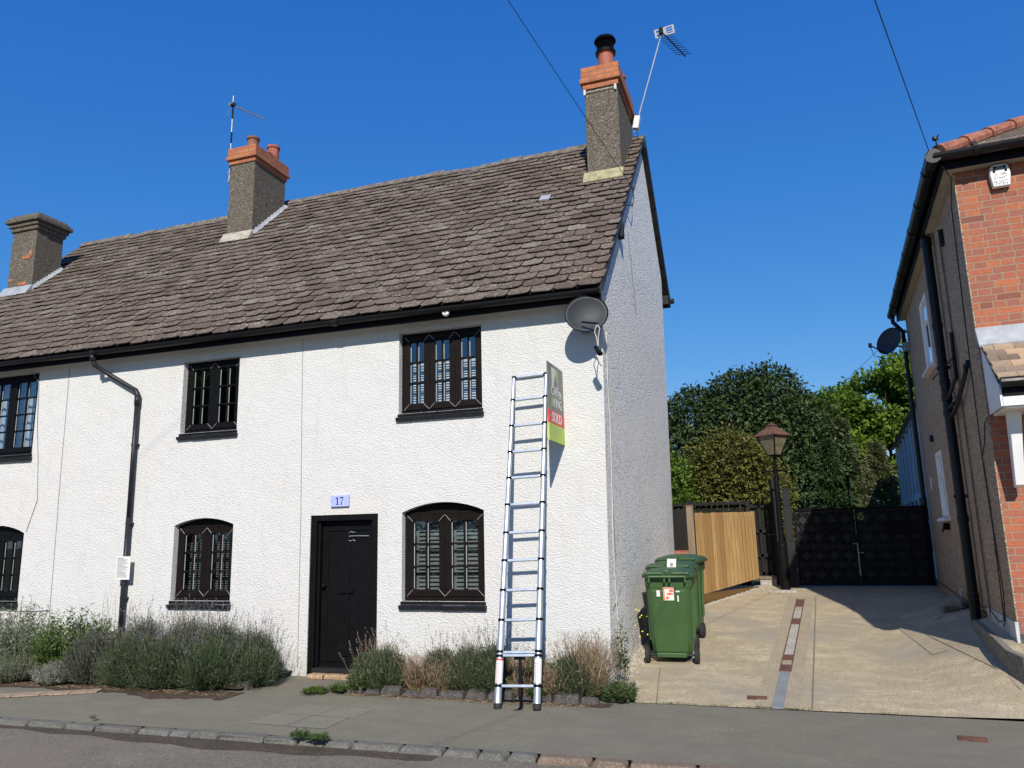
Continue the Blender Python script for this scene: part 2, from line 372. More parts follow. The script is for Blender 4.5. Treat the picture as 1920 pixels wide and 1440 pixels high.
M['stem'] = mk_leaf('stem', [(.08, .085, .04), (.14, .14, .07), (.2, .19, .11)], .1, .7, 3)
# ================================================================ SETTING
D = 8.56                       # plane of the cottages' front wall
SL = .08                       # rise of the driveway
def gz(y): return SL * (y - 7.96) if y < 15.6 else SL * 7.64
def gz2(x, y):
    f = min(1, max(0, (y - 7.9) / 1.0)) * min(1, max(0, (14.5 - y) / 3.0)); return gz(y) + .30 * max(0, x - 1.25) * f
def st(o): o['kind'] = 'structure'; return o
def grid(name, xs, ys, fz, mat):
    V = [(x, y, fz(x, y)) for y in ys for x in xs]; n = len(xs)
    F_ = [(j * n + i, j * n + i + 1, (j + 1) * n + i + 1, (j + 1) * n + i) for j in range(len(ys) - 1) for i in range(n - 1)]
    return npmesh(name, V, F_, mat)
st(grid('ground', [-600, -60, -14, -1.9, 2.3, 60, 600], [-600, -10, 5.5, 7.96, 15.6, 30, 700],
        lambda x, y: -.16 if y <= 7.0 else (gz(y) - .06), M['earth']))
def kerb_y(x): return 5.93 + .012 * (x + 7) - .0022 * (x + 4) ** 2 * (1 if abs(x + 4) < 6 else 0) - (0.08 if abs(x + 4) >= 6 else 0)
kx = list(np.arange(-30, 12.1, .5))
st(npmesh('road', [(x, -14, -.07) for x in kx] + [(x, kerb_y(x) - .03, -.047) for x in kx],
          [(i, i + 1, len(kx) + i + 1, len(kx) + i) for i in range(len(kx) - 1)], M['road']))
st(npmesh('gutter_silt', [(x, kerb_y(x) - .14 - .16 * math.exp(-((x + 4.6) / 1.5) ** 2) + .03 * math.sin(x * 7), -.0455) for x in np.arange(-8.5, -2.6, .2)] +
          [(x, kerb_y(x) - .045, -.043) for x in np.arange(-8.5, -2.6, .2)],
          [(i, i + 1, 30 + i + 1, 30 + i) for i in range(29)], M['gutterdirt']))
st(npmesh('pavement', [(x, kerb_y(x) + .07, -.006) for x in kx] + [(x, 7.97, 0.) for x in kx] + [(x, 9.0, .0) for x in kx if x < 999],
          [(i, i + 1, len(kx) + i + 1, len(kx) + i) for i in range(len(kx) - 1)] +
          [(len(kx) + i, len(kx) + i + 1, 2 * len(kx) + i + 1, 2 * len(kx) + i) for i in range(len(kx) - 1) if kx[i] < -2.0 or kx[i] > 5], M['pavement']))
for i_, (a, b, c_, d_) in enumerate(((-4.75, -4.34, 6.75, 7.15), (-4.33, -3.93, 6.74, 7.14), (-4.8, -4.39, 6.33, 6.74), (-4.38, -3.98, 6.32, 6.73))):
    st(sheet([(a, c_, -.0012), (b, c_, -.0012), (b, d_, -.0004), (a, d_, -.0004)]).build('pavement_slab', M['slab']))
# kerb of short worn stones
m = MB(); x = -14.0; rr = random.Random(3)
while x < 3.5:
    L = rr.uniform(.22, .5); m.m = 1 if x > -1.95 and rr.random() < .75 else 0
    y0 = kerb_y(x + L / 2); a = .012; z1 = -.002 + rr.uniform(-.012, .006)
    j = [rr.uniform(-.02, .02) for _ in range(8)]
    b = [(x + .008, y0 - .05 + j[0], -.14), (x + L - .008, y0 - .05 + j[1], -.14), (x + L - .008, y0 + .098, -.14), (x + .008, y0 + .098, -.14)]
    mid = [(x + .008 + j[2], y0 - .035 + j[0], z1 - .035), (x + L - .008 + j[3], y0 - .035 + j[1], z1 - .035), (x + L - .008, y0 + .098, z1 - .02), (x + .008, y0 + .098, z1 - .02)]
    t = [(x + .03 + j[2], y0 - .02 + j[4], z1), (x + L - .03 + j[3], y0 - .02 + j[5], z1), (x + L - .02, y0 + .085, z1), (x + .02, y0 + .085, z1)]
    m.add(b + mid + t, [(i, (i + 1) % 4, 4 + (i + 1) % 4, 4 + i) for i in range(4)] + [(4 + i, 4 + (i + 1) % 4, 8 + (i + 1) % 4, 8 + i) for i in range(4)] + [(8, 9, 10, 11)])
    x += L
st(m.build('kerb', [M['kerbstone'], M['kerbred']], bevel=.012))
# driveway (concrete, rising to the gates) with darker strips and joints
def dsheet(name, x0, x1, y0, y1, lift, mat, ny=1):
    return st(sheet([(x0, y0, gz(y0) + lift), (x1, y0, gz(y0) + lift), (x1, y1, gz(y1) + lift), (x0, y1, gz(y1) + lift)]).build(name, mat))
dx_ = [-1, 0, .6, 1.25, 1.6, 2.0, 2.45, 3.2, 4.5]; dy_ = [7.965, 8.2, 8.5, 8.9, 9.4, 10, 10.6, 11.5, 12.5, 13.5, 14.5, 15.6]
V = []
for y in dy_:
    xl = -1.50 - .45 * min(1, (y - 7.965) / .93) - .65 * max(0, (y - 8.9) / 6.7)
    for x in [xl] + dx_: V.append((x, y if y > 7.97 else 7.965 + .011 * (x + 1.5), gz2(min(x, 2.3), y) + .004))
n_ = len(dx_) + 1
st(npmesh('driveway', V, [(j * n_ + i, j * n_ + i + 1, (j + 1) * n_ + i + 1, (j + 1) * n_ + i) for j in range(len(dy_) - 1) for i in range(n_ - 1)], M['concrete']))
def strip(name, a, b, wd, lift, mat):
    a = Vector(a); b = Vector(b); d = (b - a).normalized(); n_ = Vector((d.y, -d.x)) * wd / 2
    m = MB(); k_ = 14
    for i in range(k_):
        p, q = a.lerp(b, i / k_), a.lerp(b, (i + 1) / k_)
        m.add([(v.x, v.y, gz2(v.x, v.y) + lift + .003) for v in (p - n_, p + n_, q + n_, q - n_)], [(0, 1, 2, 3)])
    return st(m.build(name, mat))
strip('channel_surround_concrete', (-.18, 7.99), (.21, 14.2), .40, .008, M['concrete2'])
strip('driveway_edge_strip', (1.55, 10.0), (1.30, 13.2), .16, .008, M['concrete2'])
strip('driveway_edge_strip', (2.05, 8.35), (1.62, 11.2), .20, .009, M['concrete2'])
strip('driveway_edge_strip', (3.1, 7.75 + .35), (2.08, 8.6), .22, .010, M['concrete2'])
for k_, (a, b) in enumerate([((-1.3, 8.0), (-1.45, 9.3)), ((.13, 8.0), (.45, 14.3))]): strip('driveway_joint', a, b, .012, .012, M['concretedark'])
m = MB(); rr = random.Random(17); xs_ = np.linspace(-9.3, -5.75, 40); 
m.add([(x, 7.52, .0035) for x in xs_] + [(x, 7.18 + .06 * math.sin(x * 5) + rr.uniform(-.04, .04) - .10 * math.exp(-(x + 6.3) ** 2), .0035) for x in xs_], [(i, i + 1, 41 + i, 40 + i) for i in range(39)])
xs_ = np.linspace(-4.7, -1.7, 36)
m.add([(x, 7.86, .0035) for x in xs_] + [(x, 7.69 + rr.uniform(-.03, .02), .0035) for x in xs_], [(i, i + 1, 37 + i, 36 + i) for i in range(35)])
st(m.build('spilled_soil', M['soil']))
# soil bed fronting the wall
st(npmesh('flower_bed_soil', [(-13.9, 7.35, .03), (-5.86, 7.55, .03), (-5.86, D, .06), (-13.9, D, .06), (-4.66, 7.86, .03), (-1.95, 7.86, .03), (-1.95, D, .07), (-4.66, D, .07)],
          [(0, 1, 2, 3), (4, 5, 6, 7)], M['soil']))
# gravel margin along the gable and by the timber gate
rr = random.Random(8); m = MB()
def pebble(m, x, y, z, s):
    a = rr.uniform(0, 6.28); vs = []
    for k_ in range(5):
        t = a + k_ * 1.257; vs.append((x + math.cos(t) * s * rr.uniform(.7, 1.2), y + math.sin(t) * s * rr.uniform(.7, 1.2), z))
    m.add(vs + [(x, y, z + s * .7)], [(i, (i + 1) % 5, 5) for i in range(5)])
for i in range(420):
    y = rr.uniform(8.1, 10.6); x = -1.85 + abs(rr.gauss(0, .09)) + (.12 if y < 8.7 else 0); pebble(m, x, y, gz(y) + .004, rr.uniform(.008, .026))
for i in range(220):
    y = rr.uniform(13.3, 15.4); x = -1.3 + (y - 13.44) * .42 + abs(rr.gauss(0, .07)); pebble(m, x, y, gz(y) + .004, rr.uniform(.008, .03))
for i in range(60):
    x = rr.uniform(1.5, 2.3); y = rr.uniform(8.3, 10.8); pebble(m, x, y, gz(y) + .006, rr.uniform(.004, .012))
tag(m.build('gravel', M['paleblock']), kind='stuff', label='loose pale gravel along the foot of the gable and timber gate', cat='gravel')
# beige drain strip crossing the pavement, far left
t = empty('drain_strip', (-8.6, 6.5, 0), 'beige ridged paving strip crossing the pavement beside the flower bed', 'paving strip')
m = MB(); a = Vector((-9.3, 6.15)); b = Vector((-7.45, 7.12)); d = (b - a).normalized(); n_ = Vector((-d.y, d.x))
m2 = MB()
for i in range(7):
    for j in range(4):
        p = a + d * (i * .3) + n_ * (j * .052); q = p + d * .29
        (m).hexa([(p.x, p.y, .003), (q.x, q.y, .003), (q.x + n_.x * .045, q.y + n_.y * .045, .003), (p.x + n_.x * .045, p.y + n_.y * .045, .003)],
                 [(p.x, p.y, .014), (q.x, q.y, .014), (q.x + n_.x * .045, q.y + n_.y * .045, .014), (p.x + n_.x * .045, p.y + n_.y * .045, .014)])
o = m.build('block_strip', M['pinkblock'], t); o.matrix_parent_inverse = Matrix.Translation((8.6, -6.5, 0))
def world_child(o): # keep world coordinates under a located empty
    o.matrix_parent_inverse = (Matrix.Rotation(-o.parent.rotation_euler.z, 4, 'Z') @ Matrix.Translation(-o.parent.location)); return o
# ================================================================ COTTAGES
def yr(x):
    t = min(1, max(0, (x + 10.2) / 1.2)); t = t * t * (3 - 2 * t); return 12.19 + .26 * t + .02 * math.sin(x * 1.7) + .012 * math.sin(x * 4.1)
RS = .957
YE = 8.29
def zroof(y): return 4.435 + RS * (y - YE)
XS = -9.99                     # party line between the two cottages
def arch(x0, x1, z1, rise, n=10):
    w_ = (x1 - x0) / 2; R = (w_ * w_ + rise * rise) / (2 * rise); cx = (x0 + x1) / 2; cz = z1 + rise - R
    a0 = math.asin(w_ / R); return [(cx + R * math.sin(a0 - 2 * a0 * i / n), cz + R * math.cos(a0 - 2 * a0 * i / n)) for i in range(n + 1)]
WIN = dict(  # x0, x1, z0 (under the sills), z1, casements, arch rise
    up_right=(-4.425, -3.30, 3.165, 4.21, 3, 0), up_left=(-7.82, -6.87, 3.13, 4.15, 2, 0),
    low_right=(-4.37, -3.30, .90, 1.945, 2, .11), low_left=(-7.815, -6.85, .885, 1.87, 2, .09))
NWIN = dict(up=(-11.75, -10.57, 3.0, 4.26, 2, 0), low=(-11.65, -10.565, .86, 1.83, 2, .12), door=(-13.3, -12.4, .02, 1.95, 0, 0))
def opening(v):
    x0, x1, z0, z1, n_, r = v
    top = arch(x0, x1, z1, r) if r else [(x1, z1), (x0, z1)]
    return [(x0, z0), (x1, z0)] + top
def cottage(x0, x1, openings, label, gable):
    root = empty('cottage', ((x0 + x1) / 2, D, 0), label, 'house', 'white rendered terrace cottages')
    m = MB(); nx = 60
    hs = [opening(v) for v in openings]
    xa = x1 if not gable else -1.86
    outer = [(x0, -.1), (xa, -.1)] + ([(-1.78, 4.42)] if gable else [(x1, 4.42)]) + [(x0, 4.42)]
    vs, fs = holes_panel(outer, hs, lambda u, v: (u, D, v)); m.add(vs, fs)
    for h in hs:                                   # reveals
        k_ = len(h); m.add([(u, D, v) for u, v in h] + [(u, D + .13, v) for u, v in h], [(i, (i + 1) % k_, k_ + (i + 1) % k_, k_ + i) for i in range(k_)])
    ms_ = MB(); ms_.add([(x0, D - .001, 4.418), (x1, D - .001, 4.418), (x1, 8.37, 4.30), (x0, 8.37, 4.30)], [(0, 1, 2, 3)])   # plastered soffit
    xb = x1 if not gable else -1.93
    mb_ = MB(); mb_.add([(x0, 14.2, 0), (xb, 14.2, 0), (xb, 14.2, 6.3), (x0, 14.2, 6.3)], [(0, 1, 2, 3)])
    world_child(mb_.build('back_wall', M['stucco'], root)); world_child(ms_.build('soffit', M['stucco'], root)); world_child(m.build('front_wall', M['stucco'], root))
    return root
A = cottage(XS, -1.78, [*WIN.values(), (-5.665, -4.70, .0, 1.945, 0, 0)], 'white rendered cottage with open gable, black front door and number plaque', True)
B = cottage(-14.05, XS, [*NWIN.values()], 'white rendered cottage at the left edge of the photo, with the stepped old chimney', False)
# gable wall (slightly battered), end wall of the far side, party floor
def gx(z): return -1.86 + .018 * min(z, 4.6)
YR = yr(-1.8)
gp = [(D, -.1), (14.2, -.1), (14.2, 6.35), (YR, zroof(YR) - .06), (8.5, zroof(8.5) - .06), (D, 4.35)]
m = MB(); ny, nz = 1, 1
vs, fs = holes_panel([(a_, b_) for a_, b_ in gp], [], lambda u, v: (gx(v), u, v)); m.add(vs, fs)
world_child(m.build('gable_wall', M['spar'], A))
m = MB(); m.add([(-13.95, a_, b_) for a_, b_ in gp], [tuple(range(6))]); world_child(m.build('end_wall', M['spar'], B))
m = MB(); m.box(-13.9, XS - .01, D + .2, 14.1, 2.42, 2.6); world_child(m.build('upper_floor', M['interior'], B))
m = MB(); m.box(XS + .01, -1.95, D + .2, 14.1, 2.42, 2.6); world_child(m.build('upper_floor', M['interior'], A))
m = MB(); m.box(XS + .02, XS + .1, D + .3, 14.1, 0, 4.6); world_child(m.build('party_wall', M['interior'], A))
# roof: deck, shaped slates laid in courses, ridge
def roof(root, x0, x1, seed):
    rr = random.Random(seed); m = MB(); n_ = 24
    xs = [x0 + (x1 - x0) * i / n_ for i in range(n_ + 1)]
    V = []
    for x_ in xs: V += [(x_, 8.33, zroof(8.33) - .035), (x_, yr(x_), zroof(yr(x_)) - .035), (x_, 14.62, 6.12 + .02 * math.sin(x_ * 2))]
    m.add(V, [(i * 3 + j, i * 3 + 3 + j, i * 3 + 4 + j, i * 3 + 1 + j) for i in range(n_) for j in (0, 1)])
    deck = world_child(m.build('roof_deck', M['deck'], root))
    m = MB(); ds = math.hypot(1, RS); W_, E_ = .285, .20
    L = MB()
    r_ = 0; s_ = -.02
    up = Vector((0, 1, RS)).normalized(); nn = Vector((0, -RS, 1)).normalized()
    while True:
        y = YE + s_ / ds
        if y > 12.46: break
        x_ = x0 - (W_ / 2 if r_ % 2 else 0)
        sag = 0
        while x_ < x1 - .02:
            xa, xb = x_, x_ + W_
            xa_, xb_ = max(xa, x0), min(xb, x1)
            if xb_ - xa_ > .04 and y < yr((xa + xb) / 2) - .03:
                c = rr.uniform(.036, .05); g = .0065; dz = rr.uniform(-.011, .011); tilt = rr.uniform(-.012, .012); top = min(.25, (yr((xa + xb) / 2) - y) * ds + .01)
                lift = rr.uniform(.020, .036); th = .011
                P = [(xa_ + g, c), (xa_ + g + c * .9, 0), (xb_ - g - c * .9, 0), (xb_ - g, c), (xb_ - g, top), (xa_ + g, top)]
                if xa_ != xa: P[0] = (xa_ + g, 0); P[1] = (xa_ + g + .01, 0)
                if xb_ != xb: P[3] = (xb_ - g, 0); P[2] = (xb_ - g - .01, 0)
                vs = []
                for dn in (-th, 0):
                    for (u, v) in P:
                        h = lift * (1 - v / .25) + dn + tilt * ((u - xa) / W_ - .5)
                        p = Vector((u, YE, zroof(YE))) + up * (s_ + v + dz + .008 * math.sin(u * 1.3 + r_)) + nn * h
                        vs.append(p)
                m.add(vs, [(6, 7, 8, 9, 10, 11), (0, 1, 7, 6), (1, 2, 8, 7), (2, 3, 9, 8), (3, 4, 10, 9), (5, 0, 6, 11)])
            x_ += W_
        r_ += 1; s_ += E_
    sl_ = world_child(m.build('roof_slates', M['tile'], root))
    m = MB(); x_ = x0                              # mortared ridge
    while x_ < x1 - .01:
        xb = min(x1, x_ + rr.uniform(.3, .5)); yy = yr((x_ + xb) / 2); zz = zroof(yy) + rr.uniform(-.005, .02); h = rr.uniform(.015, .035)
        m.hexa([(x_, yy - .13, zz - .10), (xb, yy - .13, zz - .10), (xb, yy + .15, zz - .10), (x_, yy + .15, zz - .10)],
               [(x_ + .005, yy - .035, zz + h), (xb - .005, yy - .035, zz + h), (xb - .005, yy + .05, zz + h - .005), (x_ + .005, yy + .05, zz + h)])
        x_ = xb
    world_child(m.build('ridge', M['moss'], root))
roof(A, XS, -1.70, 11); roof(B, -14.12, XS, 12)
# verge: mortar edge on the gable front, black tile edge on the back slope
m = MB(); n_ = 40
for i in range(n_):
    ya = 8.33 + (YR - 8.33) * i / n_; yb = 8.33 + (YR - 8.33) * (i + 1) / n_
    m.hexa([(-1.79, ya, zroof(ya) - .11), (-1.708, ya, zroof(ya) - .10), (-1.708, yb, zroof(yb) - .10), (-1.79, yb, zroof(yb) - .11)],
           [(-1.79, ya, zroof(ya) - .005), (-1.708, ya, zroof(ya) - .005), (-1.708, yb, zroof(yb) - .005), (-1.79, yb, zroof(yb) - .005)])
world_child(m.build('verge', M['greyplastic'], A))
m = MB(); zb = zroof(YR)
for i in range(11):
    t0, t1 = i / 11, (i + 1.12) / 11; ya, yb = YR + .05 + (14.62 - YR) * t0, YR + .05 + (14.62 - YR) * t1
    za, zc = zb + (6.12 - zb) * t0, zb + (6.12 - zb) * t1
    m.hexa([(-1.84, ya, za - .16), (-1.69, ya, za - .16), (-1.69, yb, zc - .16), (-1.84, yb, zc - .16)], [(-1.84, ya, za + .03), (-1.69, ya, za + .03), (-1.69, yb, zc + .06), (-1.84, yb, zc + .06)])
m.box(-1.85, -1.70, 14.45, 14.62, 5.95, 6.12); m.tube([(-3, 14.68, 6.06), (-1.62, 14.68, 6.06)], .055, 8)
world_child(m.build('back_verge', M['blackmatt'], A))
# fascia and gutter
def eaves(root, x0, x1, brackets):
    m = MB(); m.box(x0, x1, 8.35, 8.375, 4.275, 4.42); world_child(m.build('fascia', M['black'], root))
    m = MB(); pts = []; n_ = 8; xs = np.linspace(x0, x1, 30)
    for x_ in xs:
        zz = 4.392 + .006 * math.sin(x_ * .9)
        for k_ in range(n_ + 1):
            t_ = math.pi + math.pi * k_ / n_; pts.append((x_, 8.29 + .055 * math.cos(t_), zz + .058 * math.sin(t_)))
        for k_ in range(n_ + 1):
            t_ = 2 * math.pi - math.pi * k_ / n_; pts.append((x_, 8.29 + .050 * math.cos(t_), zz + .053 * math.sin(t_)))
    q = 2 * n_ + 2
    m.add(pts, [(i * q + j, i * q + (j + 1) % q, (i + 1) * q + (j + 1) % q, (i + 1) * q + j) for i in range(29) for j in range(q)])
    for ends in (xs[0], xs[-1]):
        m.add([(ends, 8.29 + .055 * math.cos(math.pi + math.pi * k_ / n_), 4.392 + .058 * math.sin(math.pi + math.pi * k_ / n_)) for k_ in range(n_ + 1)], [tuple(range(n_ + 1))])
    g = world_child(m.build('gutter', M['blackplastic'], root, smooth=False))
    for bx in brackets:
        m = MB(); m.add([(bx + s_, 8.29 + .064 * math.cos(t_), 4.394 + .068 * math.sin(t_)) for s_ in (-.045, .045) for t_ in [math.pi + math.pi * k_ / 8 for k_ in range(9)]],
                        [(k_, k_ + 1, 10 + k_, 9 + k_) for k_ in range(8)])
        world_child(m.build('gutter_joint', M['greyplastic'], root))
eaves(A, XS, -1.74, [-5.2, -9.2]); eaves(B, -14.1, XS, [-12.4])
# ---------------------------------------------------------------- windows
def window(root, v, y, frame, sash, blind, glass, rows=3, bars=2, name='window', welds=True, sill=True):
    x0, x1, z0, z1, n_, r = v
    m = MB(); f = .035; yb = y + .07
    m.box(x0, x1, y, yb, z0, z0 + .05); m.box(x0, x1, y, yb, z1 - f, z1); m.box(x0, x0 + f, y, yb, z0 + .05, z1 - f); m.box(x1 - f, x1, y, yb, z0 + .05, z1 - f)
    if r:
        P = [(x0, z1)] + list(reversed(arch(x0, x1, z1, r)))[0:] + [(x1, z1)]
        P = [(a_, b_) for a_, b_ in list(reversed(arch(x0, x1, z1, r)))]
        k_ = len(P); m.add([(a_, y + .03, b_) for a_, b_ in P], [tuple(range(k_))])
    w_ = world_child(m.build(name, frame, root, bevel=.004))
    iw = (x1 - x0 - 2 * f) / n_; za, zb = z0 + .05, z1 - f; fw = .078
    for c in range(n_):
        a_, b_ = x0 + f + c * iw, x0 + f + (c + 1) * iw
        m = MB(); ys = y - .012
        for (p, q, r0, r1) in ((a_, b_, za, za + fw), (a_, b_, zb - fw, zb), (a_, a_ + fw, za + fw, zb - fw), (b_ - fw, b_, za + fw, zb - fw)):
            m.box(p + .002, q - .002, ys, ys + .05, r0 + .001, r1 - .001)
        gw, gh = (b_ - a_ - 2 * fw), (zb - za - 2 * fw)
        for i in range(1, bars): xx = a_ + fw + gw * i / bars; m.box(xx - .011, xx + .011, ys + .008, ys + .04, za + fw, zb - fw)
        for i in range(1, rows): zz = za + fw + gh * i / rows; m.box(a_ + fw, b_ - fw, ys + .010, ys + .038, zz - .011, zz + .011)
        s_ = world_child(m.build('casement', sash, w_, bevel=.003)); s_.matrix_parent_inverse = Matrix.Identity(4)
        if welds:
            m = MB()
            for (px, pz, qx, qz) in ((a_ + .004, za + .004, a_ + fw, za + fw), (b_ - .004, za + .004, b_ - fw, za + fw), (a_ + .004, zb - .004, a_ + fw, zb - fw), (b_ - .004, zb - .004, b_ - fw, zb - fw)):
                m.tube([(px, ys - .0015, pz), (qx, ys - .0015, qz)], .0022, 4)
            o = m.build('weld_line', M['weld'], w_)
        m = MB()
        for i in range(bars):
            xa = a_ + fw + gw * i / bars + (.011 if i else 0)
            for j in range(rows):
                zz = za + fw + gh * j / rows + .012; z2 = za + fw + gh * (j + 1) / rows - .012
                m.box(xa + .001, xa + .010, ys + .030, ys + .036, zz, z2)
        m.build('spacer_bar', M['silver'], w_)
        m = MB(); m.add([(a_ + fw, ys + .033, za + fw), (b_ - fw, ys + .033, za + fw), (b_ - fw, ys + .033, zb - fw), (a_ + fw, ys + .033, zb - fw)], [(0, 1, 2, 3)])
        m.build('pane', glass, w_)
        if blind:
            m = MB(); kind, mat = blind; yy = ys + .16
            if kind == 'venetian':
                z_ = za + .02
                while z_ < zb - .36: m.hexa([(a_ + .01, yy, z_), (b_ - .01, yy, z_), (b_ - .01, yy + .004, z_), (a_ + .01, yy + .004, z_)], [(a_ + .01, yy + .02, z_ + .022), (b_ - .01, yy + .02, z_ + .022), (b_ - .01, yy + .024, z_ + .022), (a_ + .01, yy + .024, z_ + .022)]); z_ += .032
                m.box(a_ + .01, b_ - .01, yy, yy + .03, zb - .36, zb - .33)
            elif kind == 'shutter':
                st_ = .05; z_ = za + fw * .8
                m.box(a_ + .05, a_ + .09, yy - .01, yy + .02, za, zb); m.box(b_ - .09, b_ - .05, yy - .01, yy + .02, za, zb)
                while z_ < zb - .05:
                    m.hexa([(a_ + .09, yy - .022, z_), (b_ - .09, yy - .022, z_), (b_ - .09, yy + .014, z_ + .03), (a_ + .09, yy + .014, z_ + .03)],
                           [(a_ + .09, yy - .022, z_ + .006), (b_ - .09, yy - .022, z_ + .006), (b_ - .09, yy + .014, z_ + .036), (a_ + .09, yy + .014, z_ + .036)]); z_ += st_
                m.tube([((a_ + b_) / 2 - .035, yy - .035, za + .1), ((a_ + b_) / 2 - .035, yy - .035, zb - .25)], .004, 5)
            elif kind == 'slat':
                z_ = za + .03
                while z_ < zb - .05:
                    m.box(a_ + .02, b_ - .02, yy, yy + .006, z_, z_ + .014); z_ += .03
            elif kind == 'curtain':
                n2 = 14; vs = []
                for i in range(n2 + 1):
                    for z_ in (za, zb): vs.append((a_ + (b_ - a_) * i / n2, yy + .025 * (i % 2), z_))
                m.add(vs, [(2 * i, 2 * i + 2, 2 * i + 3, 2 * i + 1) for i in range(n2)])
            m.build({'venetian': 'blind', 'shutter': 'shutter', 'slat': 'blind', 'curtain': 'curtain'}[kind], mat, w_)
    if sill:
        m = MB(); m.hexa([(x0 - .012, y - .10, z0 - .035), (x1 + .012, y - .10, z0 - .035), (x1 + .012, y + .06, z0 - .035), (x0 - .012, y + .06, z0 - .035)],
                         [(x0 - .012, y - .095, z0 - .004), (x1 + .012, y - .095, z0 - .004), (x1 + .012, y + .06, z0 + .012), (x0 - .012, y + .06, z0 + .012)])
        m.build('sill', frame, w_, bevel=.003)
        m = MB(); k_ = max(4, int((x1 - x0) / .22)); L = (x1 - x0 + .05) / k_
        for i in range(k_):
            p = x0 - .025 + i * L; dz = random.uniform(-.003, .003)
            m.hexa([(p + .002, y - .125, z0 - .098 + dz), (p + L - .002, y - .125, z0 - .098 + dz), (p + L - .002, y - .02, z0 - .098), (p + .002, y - .02, z0 - .098)],
                   [(p + .002, y - .14, z0 - .05 + dz), (p + L - .002, y - .14, z0 - .05 + dz), (p + L - .002, y - .02, z0 - .038), (p + .002, y - .02, z0 - .038)])
        m.build('tile_sill', M['greyplastic'], w_, bevel=.004)
    return w_
Y = D + .085
window(A, WIN['up_right'], Y, M['black'], M['brownblack'], ('venetian', M['blindwhite']), M['glasssky'])
window(A, WIN['up_left'], Y, M['black'], M['black'], None, M['glass'])
window(A, WIN['low_right'], Y, M['brownblack'], M['brownblack'], ('shutter', M['shutter']), M['glass'])
window(A, WIN['low_left'], Y, M['brownblack'], M['brownblack'], ('slat', M['shutter']), M['glass'])
window(B, NWIN['up'], Y - .01, M['black'], M['black'], ('curtain', M['curtain']), M['glasssky'], rows=4, welds=False)
window(B, NWIN['low'], Y - .01, M['black'], M['black'], None, M['glass'], rows=3, welds=False)
# ---------------------------------------------------------------- doors
def door(root, x0, x1, z1, detail=True):
    m = MB(); m.box(x0, x0 + .085, D + .01, D + .13, .0, z1); m.box(x1 - .085, x1, D + .01, D + .13, .0, z1); m.box(x0 + .085, x1 - .085, D + .01, D + .13, z1 - .075, z1)
    m.box(x0 + .085, x0 + .12, D + .05, D + .13, .0, z1 - .075); m.box(x1 - .12, x1 - .085, D + .05, D + .13, .0, z1 - .075)
    f = world_child(m.build('door_frame', M['black'], root, bevel=.005))
    a_, b_ = x0 + .12, x1 - .12; y = D + .12; m = MB(); m.box(a_, b_, y, y + .04, .10, z1 - .075)
    xm = (a_ + b_) / 2
    for (p, q, r0, r1) in ((a_, a_ + .085, .16, z1 - .2), (b_ - .085, b_, .16, z1 - .2), (xm - .03, xm + .03, .23, z1 - .2), (a_ + .085, b_ - .085, .16, .22), (a_, b_, z1 - .2, z1 - .085)):
        m.box(p, q, y - .014, y - .001, r0, r1)
    m.box(a_, b_, y - .03, y - .001, .10, .155)
    d = world_child(m.build('door', M['black'], root, bevel=.004))
    if detail:
        m = MB()
        for sx in (a_ + .04, xm, b_ - .04):
            for sz in (.19, .62, 1.02, 1.42, z1 - .14): m.lathe([(0, 0), (.008, .0), (.007, .008), (0, .011)], (sx, y - .014, sz), 8, Matrix.Rotation(rad(90), 4, 'X'))
        m.build('stud', M['black'], d)
        m = MB(); m.box(xm - .10, xm + .10, y - .026, y - .015, .98, 1.06); m.box(xm - .08, xm + .08, y - .032, y - .026, .995, 1.045); m.build('letter_box', M['black'], d, bevel=.003)
        m = MB(); m.lathe([(0, 0), (.028, .0), (.028, .006), (.012, .012), (.010, .03), (.026, .038), (.028, .052), (.016, .064), (0, .067)], (a_ + .05, y - .014, 1.07), 14, Matrix.Rotation(rad(90), 4, 'X')); m.build('door_knob', M['black'], d, smooth=True)
        m = MB(); m.box(a_ + .03, a_ + .07, y - .02, y - .0145, .92, 1.02); m.build('lock_plate', M['black'], d, bevel=.002)
        m = MB(); h = z1 - .27       # wrought strap
        m.tube([(xm + .02, y - .018, h), (xm + .10, y - .018, h + .004), (xm + .30, y - .018, h)], .006, 5)
        m.tube([(xm + .02, y - .018, h + .045), (xm + .05, y - .018, h + .06), (xm + .08, y - .018, h + .045), (xm + .11, y - .018, h + .055)], .005, 5)
        m.tube([(xm + .02, y - .018, h - .05), (xm + .05, y - .018, h - .06), (xm + .08, y - .018, h - .045), (xm + .11, y - .018, h - .06)], .005, 5)
        m.build('hinge_strap', M['galv'], d)
    m = MB(); m.box(x0 + .085, x1 - .085, D - .03, D + .12, .055, .10); m.box(x0 + .085, x1 - .085, D - .015, D + .12, .01, .052)
    world_child(m.build('threshold', M['blackmatt'], root, bevel=.006))
door(A, -5.665, -4.70, 1.945); door(B, -13.3, -12.4, 1.95, False)
m = MB()
for i in range(4): m.box(-5.55 + i * .225, -5.335 + i * .225, 8.40 + random.uniform(-.01, .01), D - .032, .0, .055)
world_child(m.build('doorstep', M['stepstone'], A, bevel=.012))
